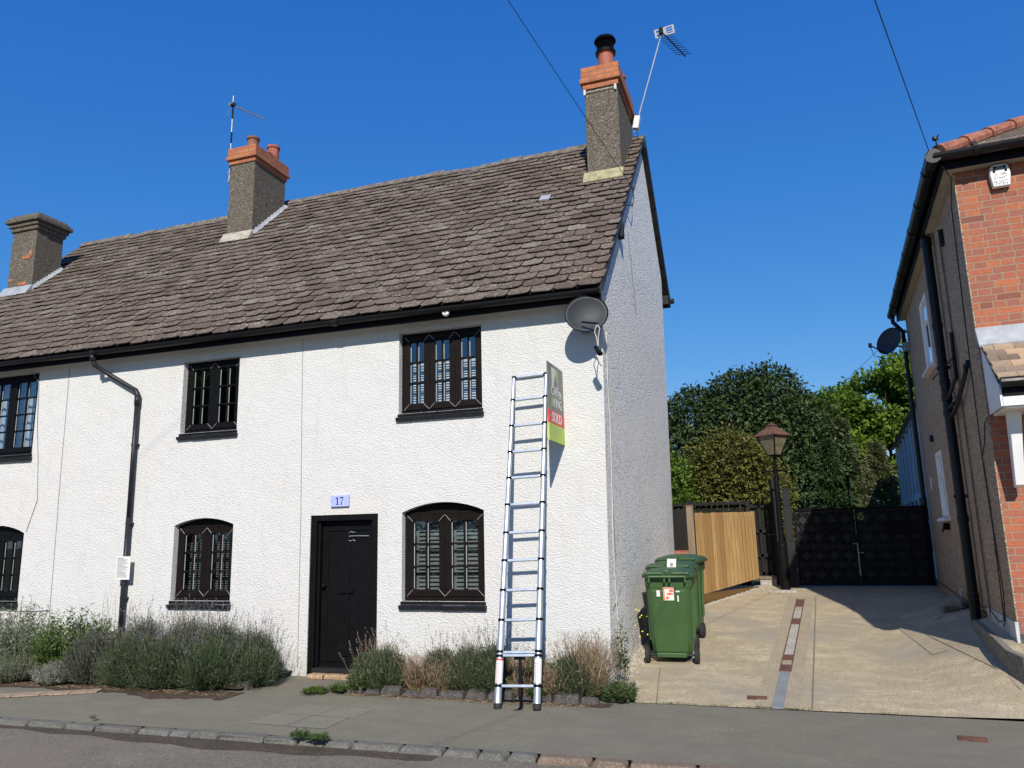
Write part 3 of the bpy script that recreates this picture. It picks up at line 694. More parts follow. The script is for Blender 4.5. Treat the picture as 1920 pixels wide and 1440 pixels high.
# ---------------------------------------------------------------- chimneys
def prism(m, x0, x1, y0, y1, z0, z1, tx=0., ty=0.):
    m.hexa([(x0, y0, z0), (x1, y0, z0), (x1, y1, z0), (x0, y1, z0)], [(x0 + tx, y0 + ty, z1), (x1 - tx, y0 + ty, z1), (x1 - tx, y1 - ty, z1), (x0 + tx, y1 - ty, z1)])
def flashing(ch, x0, x1, y0, y1, mat, matfront, right=True):
    m = MB(); z = zroof(y0) + .02
    m.hexa([(x0 - .05, y0 - .13, z - .115), (x1 + .03, y0 - .13, z - .115), (x1 + .03, y0, z + .0), (x0 - .05, y0, z + .0)],
           [(x0 - .05, y0 - .13, z - .095), (x1 + .03, y0 - .13, z - .095), (x1 + .03, y0 - .015, z + .10), (x0 - .05, y0 - .015, z + .10)])
    m.build('front_flashing', matfront, ch)
    if right:
        m = MB(); n_ = 11
        for i in range(n_):
            ya = y0 + (y1 - y0) * i / n_; yb = y0 + (y1 - y0) * (i + 1) / n_
            m.hexa([(x1, ya, zroof(ya) - .03), (x1 + .07, ya, zroof(ya) + .03), (x1 + .07, yb, zroof(yb) + .03), (x1, yb, zroof(yb) - .03)],
                   [(x1, ya, zroof(ya) + .115), (x1 + .012, ya, zroof(ya) + .11), (x1 + .012, yb, zroof(yb) + .085), (x1, yb, zroof(yb) + .085)])
        m.build('side_flashing', mat, ch)
def brickcap(ch, x0, x1, y0, y1, z0, z1, name='brick_cap'):
    m = MB(); m.m = 0; h = (z1 - z0) / 5
    lay = [(0.015, z0, z0 + h * 1.3), (.055, z0 + h * 1.3, z0 + h * 2.4), (.035, z0 + h * 2.4, z1)]
    for p, a_, b_ in lay:
        i0 = len(m.f); m.box(x0 - p, x1 + p, y0 - p, y1 + p, a_, b_)
        for q in (4, 5): m.mi[i0 + q] = 1
    m.build(name, [M['capbrick'], M['capbrickY']], ch, bevel=.006)
def pot(ch, x, y, z, r, h, mat):
    m = MB(); m.lathe([(r * 1.15, 0), (r * 1.1, .02), (r, .04), (r * .95, h - .05), (r * 1.12, h - .045), (r * 1.13, h), (r * .9, h), (r * .88, h - .2)], (x, y, z), 20)
    return m.build('chimney_pot', mat, ch, smooth=False)
def chim(root, x0, x1, y0, y1, z0, z1):
    m = MB(); prism(m, x0, x1, y0, y1, z0, z1, .008, .008); return world_child(m.build('chimney', M['oldrender'], root, bevel=.012))
c1 = chim(A, -2.44, -1.89, 11.10, 12.45, 6.6, 8.70)
brickcap(c1, -2.44, -1.89, 11.10, 12.45, 8.68, 9.06); flashing(c1, -2.44, -1.89, 11.10, 12.4, M['lead'], M['yellow_lichen'], False)
pot(c1, -2.12, 11.45, 9.05, .135, .46, M['clay']); pot(c1, -2.02, 12.1, 9.05, .10, .38, M['clay'])
m = MB(); cx, cy = -2.12, 11.45
m.lathe([(.165, 9.470), (.17, 9.510), (.12, 9.520), (.12, 9.470), (.165, 9.470)], (cx, cy, 0), 20)
m.lathe([(.17, 9.690), (.185, 9.710), (.16, 9.755), (.06, 9.775), (0, 9.780)], (cx, cy, 0), 20); m.lathe([(0, 9.685), (.17, 9.690)], (cx, cy, 0), 20)
for k_ in range(18):
    t_ = k_ * math.pi / 9; m.tube([(cx + .13 * math.cos(t_), cy + .13 * math.sin(t_), 9.510), (cx + .145 * math.cos(t_), cy + .145 * math.sin(t_), 9.695)], .0055, 4)
for z_ in (9.570, 9.630): m.tube([(cx + .137 * math.cos(t_ * math.pi / 10), cy + .137 * math.sin(t_ * math.pi / 10), z_) for t_ in range(21)], .005, 4, cap=False)
m.build('chimney_cowl', M['black'], c1)
m = MB()
for x_ in (-2.425, -1.925): m.box(x_ - .015, x_ + .02, 11.07, 11.098, 8.58, 8.67)
m.tube([(-2.41, 11.085, 8.625), (-1.92, 11.085, 8.63)], .006, 5); m.build('cable_clip', M['cablewhite'], c1)
c2 = chim(A, -9.41, -8.84, 11.17, 12.15, 6.7, 8.72)
brickcap(c2, -9.41, -8.84, 11.17, 12.15, 8.70, 9.03); flashing(c2, -9.41, -8.84, 11.17, 12.15, M['lead'], M['leadpale'])
pot(c2, -9.16, 11.5, 9.02, .11, .37, M['claybrown']); pot(c2, -9.0, 11.92, 9.02, .115, .36, M['clay'])
c3 = chim(B, -13.96, -13.31, 10.42, 11.03, 6.0, 7.80); flashing(c3, -13.96, -13.31, 10.42, 11.03, M['lead'], M['lead'])
m = MB(); x0, x1, y0, y1 = -13.96, -13.31, 10.42, 11.03
for p, a_, b_ in ((.03, 7.74, 7.82), (.06, 7.822, 7.90), (.11, 7.902, 7.99)): m.box(x0 - p, x1 + p, y0 - p, y1 + p, a_, b_)
m.build('corbel', M['oldrender'], c3, bevel=.02)
m = MB(); prism(m, x0 - .09, x1 + .09, y0 - .09, y1 + .09, 7.985, 8.07, .05, .05); prism(m, x0 - .04, x1 + .04, y0 - .04, y1 + .04, 8.068, 8.12, .1, .1)
m.build('mortar_cap', M['oldrender'], c3, bevel=.03)
m = MB()
for (a_, b_, z_, h) in ((-13.62, -13.42, 7.15, .075), (-13.46, -13.38, 7.23, .07), (-13.93, -13.84, 6.73, .06), (-13.68, -13.46, 6.62, .06)): m.box(a_, b_, y0 - .004, y0 + .02, z_, z_ + h)
m.build('bare_brick', M['capbrick'], c3)
m = MB(); m.box(-3.09, -2.94, 10.62, 10.63, 6.68, 6.69)
zz = zroof(10.62); m = MB(); m.hexa([(-3.1, 10.58, zroof(10.58) + .02), (-2.94, 10.58, zroof(10.58) + .02), (-2.94, 10.72, zroof(10.72) + .03), (-3.1, 10.72, zroof(10.72) + .03)], [(-3.1, 10.57, zroof(10.58) + .035), (-2.94, 10.57, zroof(10.58) + .035), (-2.94, 10.71, zroof(10.72) + .04), (-3.1, 10.71, zroof(10.72) + .04)])
world_child(m.build('repair_slate', M['lead'], A))
# drainpipe, vertical cables, little things of the walls
m = MB(); yp = D - .06
m.tube([(-9.25, 8.30, 4.34), (-9.22, 8.33, 4.19), (-9.12, yp + .0, 4.08), (-8.60, yp, 3.80), (-8.565, yp, 3.74), (-8.56, yp, 3.6)], .034, 12)
m.tube([(-8.56, yp, 3.72), (-8.56, yp, 3.58)], .042, 12); m.tube([(-9.25, 8.30, 4.36), (-9.235, 8.305, 4.25)], .043, 12)
m.tube([(-8.56, yp, 3.62), (-8.56, yp, 1.95)], .034, 12); m.tube([(-8.56, yp, 2.0), (-8.56, yp, .05)], .037, 12)
for z_ in (3.0, 1.9, .9): m.box(-8.605, -8.515, yp - .01, D + .002, z_, z_ + .03)
world_child(m.build('drainpipe', M['greyplastic'], A, smooth=True))
def cable(root, pts, r, mat, name='cable'):
    m = MB(); m.tube(pts, r, 5); o = m.build(name, mat, root)
    return world_child(o) if root is not None else o
cable(A, [(-5.864, D - .006, 4.3), (-5.84, D - .006, 3.2), (-5.81, D - .006, 2.0), (-5.79, D - .006, .1)], .0035, M['cablegrey'])
cable(A, [(-9.96, D - .006, 4.3), (-9.95, D - .006, 2.6), (-9.93, D - .006, 1.4), (-9.92, D - .006, .3)], .0035, M['cablegrey'])
cable(B, [(-10.75, D - .01, 4.3), (-10.55, D - .02, 4.1), (-10.5, D - .01, 3.4), (-10.42, D - .008, 2.9), (-10.36, D - .008, 2.3), (-10.52, D - .008, 1.85)], .004, M['cablegrey'])
cable(B, [(-11.3, D - .01, .74), (-10.3, D - .01, .72), (-9.95, D - .01, .74)], .005, M['cablegrey'])
# gable side: pale cables, bracket, loop, wall crack
cable(A, [(gx(4) + .01, 8.75, 4.0), (gx(3.5) + .012, 8.72, 3.4), (gx(3) + .012, 8.78, 2.9), (gx(2) + .012, 8.80, 2.0), (gx(1.4) + .012, 8.78, 1.5), (gx(.9) + .012, 8.86, 1.0), (gx(.3) + .012, 8.98, .2)], .006, M['cablewhite'])
cable(A, [(gx(4) + .01, 8.80, 4.05), (gx(3.5) + .014, 8.76, 3.3), (gx(2) + .012, 8.84, 1.9), (gx(1.4) + .012, 8.92, 1.35), (gx(.9) + .012, 8.88, .95)], .004, M['cablegrey'])
cable(A, [(gx(5) + .01, 10.6, 6.0), (gx(5) + .012, 10.75, 5.5), (gx(5) + .012, 10.95, 4.8)], .004, M['cablegrey'])
m = MB(); m.box(-1.80, -1.70, 9.78, 9.92, 5.58, 5.80); world_child(m.build('purlin_end', M['blackmatt'], A, bevel=.01))
m = MB()
for (ya, za, yb, zb) in ((8.72, .80, 8.86, .86), (8.86, .86, 9.0, .85), (9.05, .93, 9.25, 1.02)):
    m.hexa([(gx(.8) + .001, ya, za - .008), (gx(.8) + .005, ya, za - .008), (gx(.8) + .005, yb, zb - .006), (gx(.8) + .001, yb, zb - .006)], [(gx(.8) + .001, ya, za + .006), (gx(.8) + .005, ya, za + .006), (gx(.8) + .005, yb, zb + .008), (gx(.8) + .001, yb, zb + .008)])
world_child(m.build('wall_crack', M['concretedark'], A))
# ================================================================ BRICK HOUSE (right)
HR = rad(-3.5); HX, HY = 2.12, 9.04
H = empty('brick_house', (HX, HY, 0), 'red brick house with pebbledashed flank and tiled porch at the right edge', 'house', rz=HR)
EZ = 5.47
m = MB(); hole = [(2.2, 3.35), (3.3, 3.35), (3.3, 4.9), (2.2, 4.9)]
vs, fs = holes_panel([(0, -.3), (6, -.3), (6, EZ + .05), (0, EZ + .05)], [[(.62, -.2), (1.7, -.2), (1.7, 2.5), (.62, 2.5)], hole], lambda u, v: (u, 0, v)); m.add(vs, fs)
m.add([(.62, 0, -.2), (.62, .3, -.2), (.62, .3, 2.5), (.62, 0, 2.5)], [(0, 1, 2, 3)]); m.add([(1.7, 0, -.2), (1.7, .3, -.2), (1.7, .3, 2.5), (1.7, 0, 2.5)], [(0, 1, 2, 3)])
m.build('brick_wall', M['brick'], H)
m = MB(); m.box(.62, 1.7, .25, .30, -.2, 2.5); dd = m.build('front_door', M['brownblack'], H)
m = MB(); m.box(2.2, 3.3, .08, .12, 3.35, 4.9); m.build('front_window', M['white'], H)
m = MB(); sideh = [[(3.35, 3.98), (4.15, 3.98), (4.15, 5.05), (3.35, 5.05)], [(3.85, 1.78), (4.5, 1.78), (4.5, 2.75), (3.85, 2.75)]]
vs, fs = holes_panel([(0, .70), (6.45, .45), (6.45, EZ + .05), (0, EZ + .05)], sideh, lambda u, v: (-.012, u, v)); m.add(vs, fs)
for h in sideh: m.add([(-.012, u, v) for u, v in h] + [(.09, u, v) for u, v in h], [(i, (i + 1) % 4, 4 + (i + 1) % 4, 4 + i) for i in range(4)])
m.add([(-.012, 0, .70), (-.012, 0, EZ), (0, 0, EZ), (0, 0, .70)], [(0, 1, 2, 3)])
m.box(0, 6, 6.4, 6.45, 0, EZ); m.box(5.95, 6, 0, 6.4, 0, EZ)
m.build('pebbledash_wall', M['dash'], H)
m = MB(); m.hexa([(-.03, .0, .2), (.02, .0, .2), (.02, 1.55, .2), (-.03, 1.55, .2)], [(-.03, .0, .70), (.02, .0, .70), (.02, 1.55, .70), (-.03, 1.55, .70)]); m.build('plinth', paint('grey_white_plinth', (.46, .46, .44), .8, .25, .004, 6), H)
m = MB(); m.box(-.02, .01, 1.7, 6.44, .3, .55); m.build('plinth', M['concretedark'], H)
m = MB(); m.box(.0, 6, -.006, .0, .53, .60); m.box(.0, 6, -.006, 0, .455, .52); m.build('dark_brick_course', mk_brick('blue_brick', 'X', (.05, .055, .065), (.07, .075, .085), (.25, .2, .16), dark=(.04, .045, .055)), H)
def hwin(y0, y1, z0, z1):
    m = MB(); x = -.03
    m.box(x, .05, y0, y0 + .06, z0, z1); m.box(x, .05, y1 - .06, y1, z0, z1); m.box(x, .05, y0 + .06, y1 - .06, z1 - .06, z1); m.box(x, .05, y0 + .06, y1 - .06, z0, z0 + .06)
    m.box(x + .01, .05, y0 + .06, y1 - .06, z1 - .38, z1 - .34)
    w_ = m.build('window', M['white'], H, bevel=.004)
    m = MB(); m.add([(.0, y0, z0), (.0, y1, z0), (.0, y1, z1), (.0, y0, z1)], [(0, 1, 2, 3)]); m.build('pane', M['glass'], w_)
    m = MB(); m.box(.06, .09, y0, y1, z0, z1); m.build('curtain', M['curtain'], w_)
    m = MB(); m.hexa([(-.11, y0 - .05, z0 - .07), (0, y0 - .05, z0 - .07), (0, y1 + .05, z0 - .07), (-.11, y1 + .05, z0 - .07)], [(-.10, y0 - .05, z0 - .03), (0, y0 - .05, z0 - .002), (0, y1 + .05, z0 - .002), (-.10, y1 + .05, z0 - .03)]); m.build('sill', M['white'], w_)
hwin(3.35, 4.15, 3.98, 5.05); hwin(3.85, 4.5, 1.78, 2.75)
# hipped roof with clay tiles, gutters, soffit
ox, oy, oyb = .12, .14, .2
m = MB(); m.box(-ox, 6.3, -oy, 6.45 + oyb, EZ - .015, EZ); m.build('soffit', paint('old_soffit_board', (.40, .36, .29), .8, .15, .002, 6), H)
m = MB(); m.box(-ox - .02, -ox, -oy - .02, 6.45 + oyb, EZ - .03, EZ + .14); m.box(-ox, 6.3, -oy - .02, -oy, EZ - .03, EZ + .14); m.build('fascia', M['black'], H, bevel=.003)
def hgut(pts, name='gutter'):
    m = MB(); n_ = 8
    (ax, ay), (bx, by) = pts; d = Vector((bx - ax, by - ay)).normalized(); n2 = Vector((d.y, -d.x))
    P = []
    for (px, py) in pts:
        for k_ in range(n_ + 1):
            t_ = math.pi + math.pi * k_ / n_; P.append((px + n2.x * .075 * math.cos(t_), py + n2.y * .075 * math.cos(t_), EZ + .12 + .075 * math.sin(t_)))
        for k_ in range(n_ + 1):
            t_ = 2 * math.pi - math.pi * k_ / n_; P.append((px + n2.x * .069 * math.cos(t_), py + n2.y * .069 * math.cos(t_), EZ + .12 + .069 * math.sin(t_)))
    q = 2 * n_ + 2; m.add(P, [(j, (j + 1) % q, q + (j + 1) % q, q + j) for j in range(q)])
    g = m.build(name, M['blackplastic'], H)
    L = (Vector(pts[1]) - Vector(pts[0])).length; t_ = .4
    while t_ < L:
        c = Vector(pts[0]) + d * t_; m = MB(); m.tube([(c.x - d.x * .02, c.y - d.y * .02, EZ + .11), (c.x + d.x * .02, c.y + d.y * .02, EZ + .115)], .083, 10); m.build('gutter_clip', M['blackplastic'], g); t_ += .95
hgut([(-ox - .1, -oy - .1), (-ox - .1, 6.7)]); hgut([(-ox - .1, -oy - .1), (6.3, -oy - .1)])
m = MB(); m.tube([(-ox - .1, -oy - .15, EZ + .10), (-ox - .1, -oy + .04, EZ + .10)], .083, 10); m.build('gutter_corner', M['blackplastic'], H)
# tiles in overlapping courses on the two visible slopes, hip tiles
m = MB(); pit = .62; rr = random.Random(4)
for c in range(20):
    e = -.05 + c * .10; z0 = EZ + .15 + e * pit
    y0 = -oy + e; x0 = -ox + e
    m.hexa([(x0, y0, z0), (6.2, y0, z0), (6.2, y0 + .22, z0 + .12), (x0 + .22, y0 + .22, z0 + .12)], [(x0, y0, z0 + .018), (6.2, y0, z0 + .018), (6.2, y0 + .22, z0 + .14), (x0 + .22, y0 + .22, z0 + .14)])
    m.hexa([(x0, y0, z0), (x0 + .22, y0 + .22, z0 + .12), (x0 + .22, 6.4, z0 + .12), (x0, 6.6, z0)], [(x0, y0, z0 + .018), (x0 + .22, y0 + .22, z0 + .14), (x0 + .22, 6.4, z0 + .14), (x0, 6.6, z0 + .018)])
m.build('roof', M['tile'], H)
m = MB()
for c in range(7):
    e = -.03 + c * .30; z0 = EZ + .18 + e * pit
    a_ = Vector((-ox + e, -oy + e, z0 + .02)); b_ = a_ + Vector((.32, .32, .32 * pit)); rr_ = .075
    m.tube([a_, b_], [rr_ + .012, rr_ - .012], 10)
m.build('hip_tiles', paint('hip_tile_clay', (.30, .115, .07), .9, .45, .015, 14), H)
# soil pipe, downpipe, waste pipes, cables
m = MB(); m.tube([(-.10, 1.95, .45), (-.10, 1.95, 5.32), ], .058, 14)
for z_ in (.72, .80, 1.72, 3.05, 3.25, 3.45, 4.2): m.tube([(-.10, 1.95, z_ - .035), (-.10, 1.95, z_ + .035)], .066, 14)
m.lathe([(.066, 5.30), (.07, 5.40), (.045, 5.43), (0, 5.435)], (-.10, 1.95, 0), 14); m.box(-.17, -.02, 1.93, 1.97, 1.98, 2.02); m.box(-.17, -.02, 1.93, 1.97, 3.62, 3.66)
m.build('soil_pipe', M['blackplastic'], H, smooth=False)
m = MB(); m.tube([(-.05, .62, 3.42), (-.055, .62, 3.34), (-.07, .9, 3.22), (-.08, 1.55, 3.02), (-.10, 1.90, 2.98)], .026, 8); m.box(-.05, 0, .57, .67, 3.38, 3.46)
m.tube([(-.05, 1.28, 3.95), (-.06, 1.30, 3.4), (-.09, 1.6, 3.28), (-.10, 1.90, 3.22)], .024, 8); m.tube([(-.08, 1.2, 3.62), (-.08, 3.2, 3.72)], .012, 6)
m.tube([(-.10, 1.4, 3.1), (-.10, 1.9, 3.1)], .022, 8); m.build('waste_pipe', M['blackplastic'], H)
m = MB(); m.tube([(-ox - .1, 6.5, EZ + .06), (-ox - .1, 6.5, EZ - .06), (-.08, 6.42, EZ - .28), (-.08, 6.40, .62)], .038, 10); m.build('downpipe', M['blackplastic'], H)
m = MB(); m.tube([(-.03, 1.35, .6), (-.03, 1.35, 5.3)], .012, 5); m.build('pale_pipe', M['concretedark'], H)
m = MB(); m.box(-.09, -.012, 3.95, 4.05, 1.58, 1.68); m.tube([(-.07, 4.05, 1.68), (-.10, 4.15, 1.55), (-.06, 4.4, 1.56)], .01, 5); m.build('wall_lamp', M['black'], H)
m = MB(); m.box(-.03, -.014, 5.5, 5.6, 2.25, 2.45); m.build('vent_plate', M['label'], H)
m = MB(); m.box(-.06, -.014, 4.55, 4.65, 2.95, 3.05); m.build('air_vent', M['blackmatt'], H)
m = MB(); m.tube([(-.03, 3.6, .55), (-.03, 3.6, .75), (-.03, 3.45, .76)], .012, 6); m.build('tap_pipe', M['label'], H)
m = MB(); m.box(-.06, -.012, 1.12, 1.2, 5.02, 5.22); m.build('cable_box', M['blackmatt'], H)
def hc(pts, r=.006): m = MB(); m.tube(pts, r, 5); m.build('cable', M['cableblack'], H)
hc([(-.15, -.3, 5.42), (-.05, -.1, 5.36), (-.025, .28, 5.2), (-.022, .42, 4.2), (-.022, .50, 3.4), (-.022, .56, 2.4), (-.025, .50, 1.6), (-.03, .52, .95), (-.04, .50, .66), (-.05, .75, .62), (-.04, 1.3, .7)])
hc([(-.022, .54, 2.3), (-.03, .44, 1.5), (-.03, .38, .95), (-.04, .44, .66), (-.05, .5, .60)])
hc([(-.022, .54, 2.38), (-.03, .25, 2.5), (-.03, .10, 2.68), (-.03, -.1, 2.72)])
hc([(-.03, 1.4, .72), (-.04, 2.0, .66), (-.05, 2.8, .62), (-.04, 4.0, .66), (-.04, 6.0, .7)])
# porch: lead, tiles, boarded cheek, gutter, bracket post (projects from the brick front)
px0, px1, pd, pz1, pz0 = .06, 2.4, .62, 3.50, 2.98
m = MB(); m.hexa([(px0 - .05, -pd, pz0), (px1, -pd, pz0), (px1, 0, pz1), (px0 - .05, 0, pz1)], [(px0 - .05, -pd, pz0 + .04), (px1, -pd, pz0 + .04), (px1, 0, pz1 + .04), (px0 - .05, 0, pz1 + .04)])
po = m.build('porch', M['tile'], H)
rr = random.Random(6); m = MB(); rows_ = 7
for r_ in range(rows_):
    x_ = px0 - .05 - (.08 if r_ % 2 else 0); t0 = r_ / rows_; t1 = min(1, (r_ + 1.3) / rows_)
    while x_ < px1:
        a_ = max(x_, px0 - .06) + .002; b_ = min(x_ + .17, px1) - .002; h = rr.uniform(.008, .02)
        if b_ - a_ > .02:
            m.hexa([(a_, -pd - .03 + pd * t0, pz0 + .04 + (pz1 - pz0) * t0), (b_, -pd - .03 + pd * t0, pz0 + .04 + (pz1 - pz0) * t0), (b_, -pd + pd * t1, pz0 + .04 + (pz1 - pz0) * t1), (a_, -pd + pd * t1, pz0 + .04 + (pz1 - pz0) * t1)],
                   [(a_, -pd - .03 + pd * t0, pz0 + .05 + h + (pz1 - pz0) * t0), (b_, -pd - .03 + pd * t0, pz0 + .05 + h + (pz1 - pz0) * t0), (b_, -pd + pd * t1, pz0 + .052 + (pz1 - pz0) * t1), (a_, -pd + pd * t1, pz0 + .052 + (pz1 - pz0) * t1)])
        x_ += .17
k = N('weathered_porch_tile'); r0 = k.isl()
M['porchtile'] = k.done(k.ramp(k.math('ADD', k.math('MULTIPLY', r0, .7), k.math('MULTIPLY', k.noise(20, 5, .7), .4)), (.1, (.10, .075, .06)), (.45, (.24, .18, .13)), (.75, (.42, .30, .19)), (1., (.5, .27, .15))), .9, k.bump(k.noise(40, 4), .5, .005))
m.build('porch_tiles', M['porchtile'], po)
m = MB(); m.hexa([(px0 - .08, -.12, pz1 - .05), (px1, -.12, pz1 - .05), (px1, -.01, pz1 + .03), (px0 - .08, -.01, pz1 + .03)], [(px0 - .08, -.13, pz1 - .02), (px1, -.13, pz1 - .02), (px1, -.01, pz1 + .19), (px0 - .08, -.01, pz1 + .19)]); m.build('porch_flashing', M['lead'], po, bevel=.008)
m = MB(); z_ = 0
for i in range(5):
    t0, t1 = i / 5, (i + .96) / 5
    lo = lambda t: pz0 - .21 + 0 * t
    # diagonal boards of the cheek
    ya, yb = -t0 * pd, -t1 * pd
    m.hexa([(px0 - .05, ya, pz1 - (pz1 - pz0) * t0 - .01), (px0 - .03, ya, pz1 - (pz1 - pz0) * t0 - .01), (px0 - .03, yb, pz1 - (pz1 - pz0) * t1 - .01), (px0 - .05, yb, pz1 - (pz1 - pz0) * t1 - .01)],
           [(px0 - .05, ya, pz0 - .22), (px0 - .03, ya, pz0 - .22), (px0 - .03, yb, pz0 - .22), (px0 - .05, yb, pz0 - .22)])
m.build('cheek_boards', M['white'], po)
m = MB(); m.box(px0 - .02, px1, -pd - .01, -pd + .02, pz0 - .13, pz0 + .02); m.build('porch_fascia', M['black'], po)
m = MB(); m.tube([(px0 - .04, -pd - .06, pz0 - .0), (px1, -pd - .06, pz0 - .0)], .05, 12); m.build('porch_gutter', M['blackplastic'], po)
m = MB(); m.box(px0 - .02, px1, -pd + .02, 0, pz0 - .24, pz0 - .22); m.box(px0 - .03, px1, -pd - .005, -pd + .08, pz0 - .22, pz0 - .13); m.build('porch_soffit', M['white'], po)
m = MB(); m.hexa([(px0 + .05, -.20, 2.02), (px0 + .13, -.20, 2.02), (px0 + .13, -.10, 2.0), (px0 + .05, -.10, 2.0)], [(px0 + .05, -.36, pz0 - .24), (px0 + .16, -.36, pz0 - .24), (px0 + .16, -.20, pz0 - .24), (px0 + .05, -.20, pz0 - .24)]); m.build('porch_post', M['white'], po, bevel=.008)
# raised path and its kerb beside the house
curve_ = [(2.02, 10.6), (1.99, 10.1), (1.955, 9.6), (1.93, 9.1), (1.92, 8.8), (1.99, 8.5), (2.2, 8.3), (2.7, 8.15), (3.6, 8.1)]
def topz(i): return [.56, .545, .53, .50, .475, .45, .42, .40, .38][i]
V = []; F_ = []
inner = [(2.21, 10.6), (2.18, 10.1), (2.15, 9.6), (2.12, 9.1), (2.12, 9.04), (2.3, 9.03), (2.6, 9.0), (3.0, 9.0), (4.0, 8.95)]
for i, ((a_, b_), (c_, d_)) in enumerate(zip(curve_, inner)): V += [(a_ + .05, b_ + .02, topz(i) - .01), (c_, d_, topz(i) + .03)]
F_ = [(2 * i, 2 * i + 1, 2 * i + 3, 2 * i + 2) for i in range(8)]
st(npmesh('raised_path', V, F_, M['concrete']))
m = MB()
for i in range(8):
    (a_, b_), (c_, d_) = curve_[i], curve_[i + 1]
    d2 = Vector((c_ - a_, d_ - b_)).normalized(); n2 = Vector((-d2.y, d2.x)) * .07
    m.hexa([(a_, b_, -.05), (c_, d_, -.05), (c_ + n2.x, d_ + n2.y, -.05), (a_ + n2.x, b_ + n2.y, -.05)], [(a_, b_, topz(i)), (c_, d_, topz(i + 1)), (c_ + n2.x, d_ + n2.y, topz(i + 1)), (a_ + n2.x, b_ + n2.y, topz(i))])
st(m.build('path_kerb', M['concretedark'], bevel=.012))
# loose bricks and stones by the soil pipe
def rock(name, label, cat, c, s, mat, box=False, rz=.3, group=None):
    m = MB(); Mx = Matrix.Translation(c) @ Matrix.Rotation(rz, 4, 'Z')
    if box: m.box(-s[0] / 2, s[0] / 2, -s[1] / 2, s[1] / 2, 0, s[2], Mx)
    else:
        rr = random.Random(int(c[0] * 1000) + int(c[1] * 77)); vs = []; n_ = 7
        for ring, (rad_, zz) in enumerate(((1, 0), (.95, .45), (.55, .9))):
            for k_ in range(n_):
                t_ = 6.283 * k_ / n_; q = rr.uniform(.8, 1.15); vs.append(Mx @ Vector((s[0] / 2 * rad_ * q * math.cos(t_), s[1] / 2 * rad_ * q * math.sin(t_), s[2] * zz)))
        m.hexa(vs[:7], vs[7:14]); m.hexa(vs[7:14], vs[14:21])
    return tag(m.build(name, mat, bevel=.008), label, cat, group)
rock('loose_brick', 'loose brick lying on the driveway in the shade below the soil pipe', 'brick', (2.02, 11.9, gz2(2.02, 11.9)), (.2, .1, .08), M['kerbred'], True)
rock('rubble_stone', 'rounded rubble stone heaped against the pebbledash wall foot', 'stone', (2.16, 12.2, gz2(2.16, 12.2)), (.3, .4, .16), M['concretedark'])
rock('rubble_stone', 'small pale rubble stone lying in front of the loose brick', 'stone', (1.82, 11.6, gz2(1.82, 11.6)), (.12, .09, .04), M['paleblock'])
# alarm box
t = empty('alarm_box', (HX, HY, 0), 'white burglar alarm box high on the red brick wall under the eaves', 'alarm box', rz=HR)
cx_, cz_ = .41, 5.315
m = MB(); pr = [(-.085, -.135), (.085, -.135), (.105, .01), (.09, .10), (.06, .13), (-.06, .13), (-.09, .10), (-.105, .01)]
m.hexa([(cx_ + a_, -.02, cz_ + b_) for a_, b_ in pr], [(cx_ + a_ * .9, -.075, cz_ + b_ * .95) for a_, b_ in pr]); m.build('cover', M['white'], t, bevel=.012)
def text(s, size, mat, name, parent, Mx, ext=.001, bold=0, sx=1.0):
    cu = bpy.data.curves.new('t', 'FONT'); cu.body = s; cu.size = size; cu.extrude = ext; cu.offset = bold; cu.align_x = 'CENTER'; cu.align_y = 'CENTER'; cu.resolution_u = 3
    ob = bpy.data.objects.new('t', cu); COL.objects.link(ob); dg = bpy.context.evaluated_depsgraph_get(); dg.update()
    me = bpy.data.meshes.new_from_object(ob.evaluated_get(dg)); bpy.data.objects.remove(ob)
    me.transform(Mx @ Matrix.Scale(sx, 4, (1, 0, 0))); me.materials.clear(); me.materials.append(mat); me.name = name
    o = bpy.data.objects.new(name, me); COL.objects.link(o); o.parent = parent; return o
RX = Matrix.Rotation(rad(90), 4, 'X')
for s_, z_, sz in (('01788', .005, .042), ('574447', -.035, .042), ('SECURITY', -.075, .03), ('SYSTEMS', -.102, .03)): text(s_, sz, M['greyprint'], 'lettering', t, Matrix.Translation((cx_, -.0765, cz_ + z_)) @ RX)
m = MB(); m.box(cx_ - .06, cx_ + .06, -.078, -.0755, cz_ + .05, cz_ + .10); m.build('printed_emblem', M['boardgrey'], t)
for q in (-1, 1):
    m = MB(); m.lathe([(0, 0), (.012, 0), (.012, .004), (0, .005)], (cx_ + q * .045, -.079, cz_ + .085), 10, RX); m.box(cx_ + q * .055 - .012, cx_ + q * .055 + .012, -.079, -.0755, cz_ + .03, cz_ + .06); m.build('printed_dot', M['black'], t)
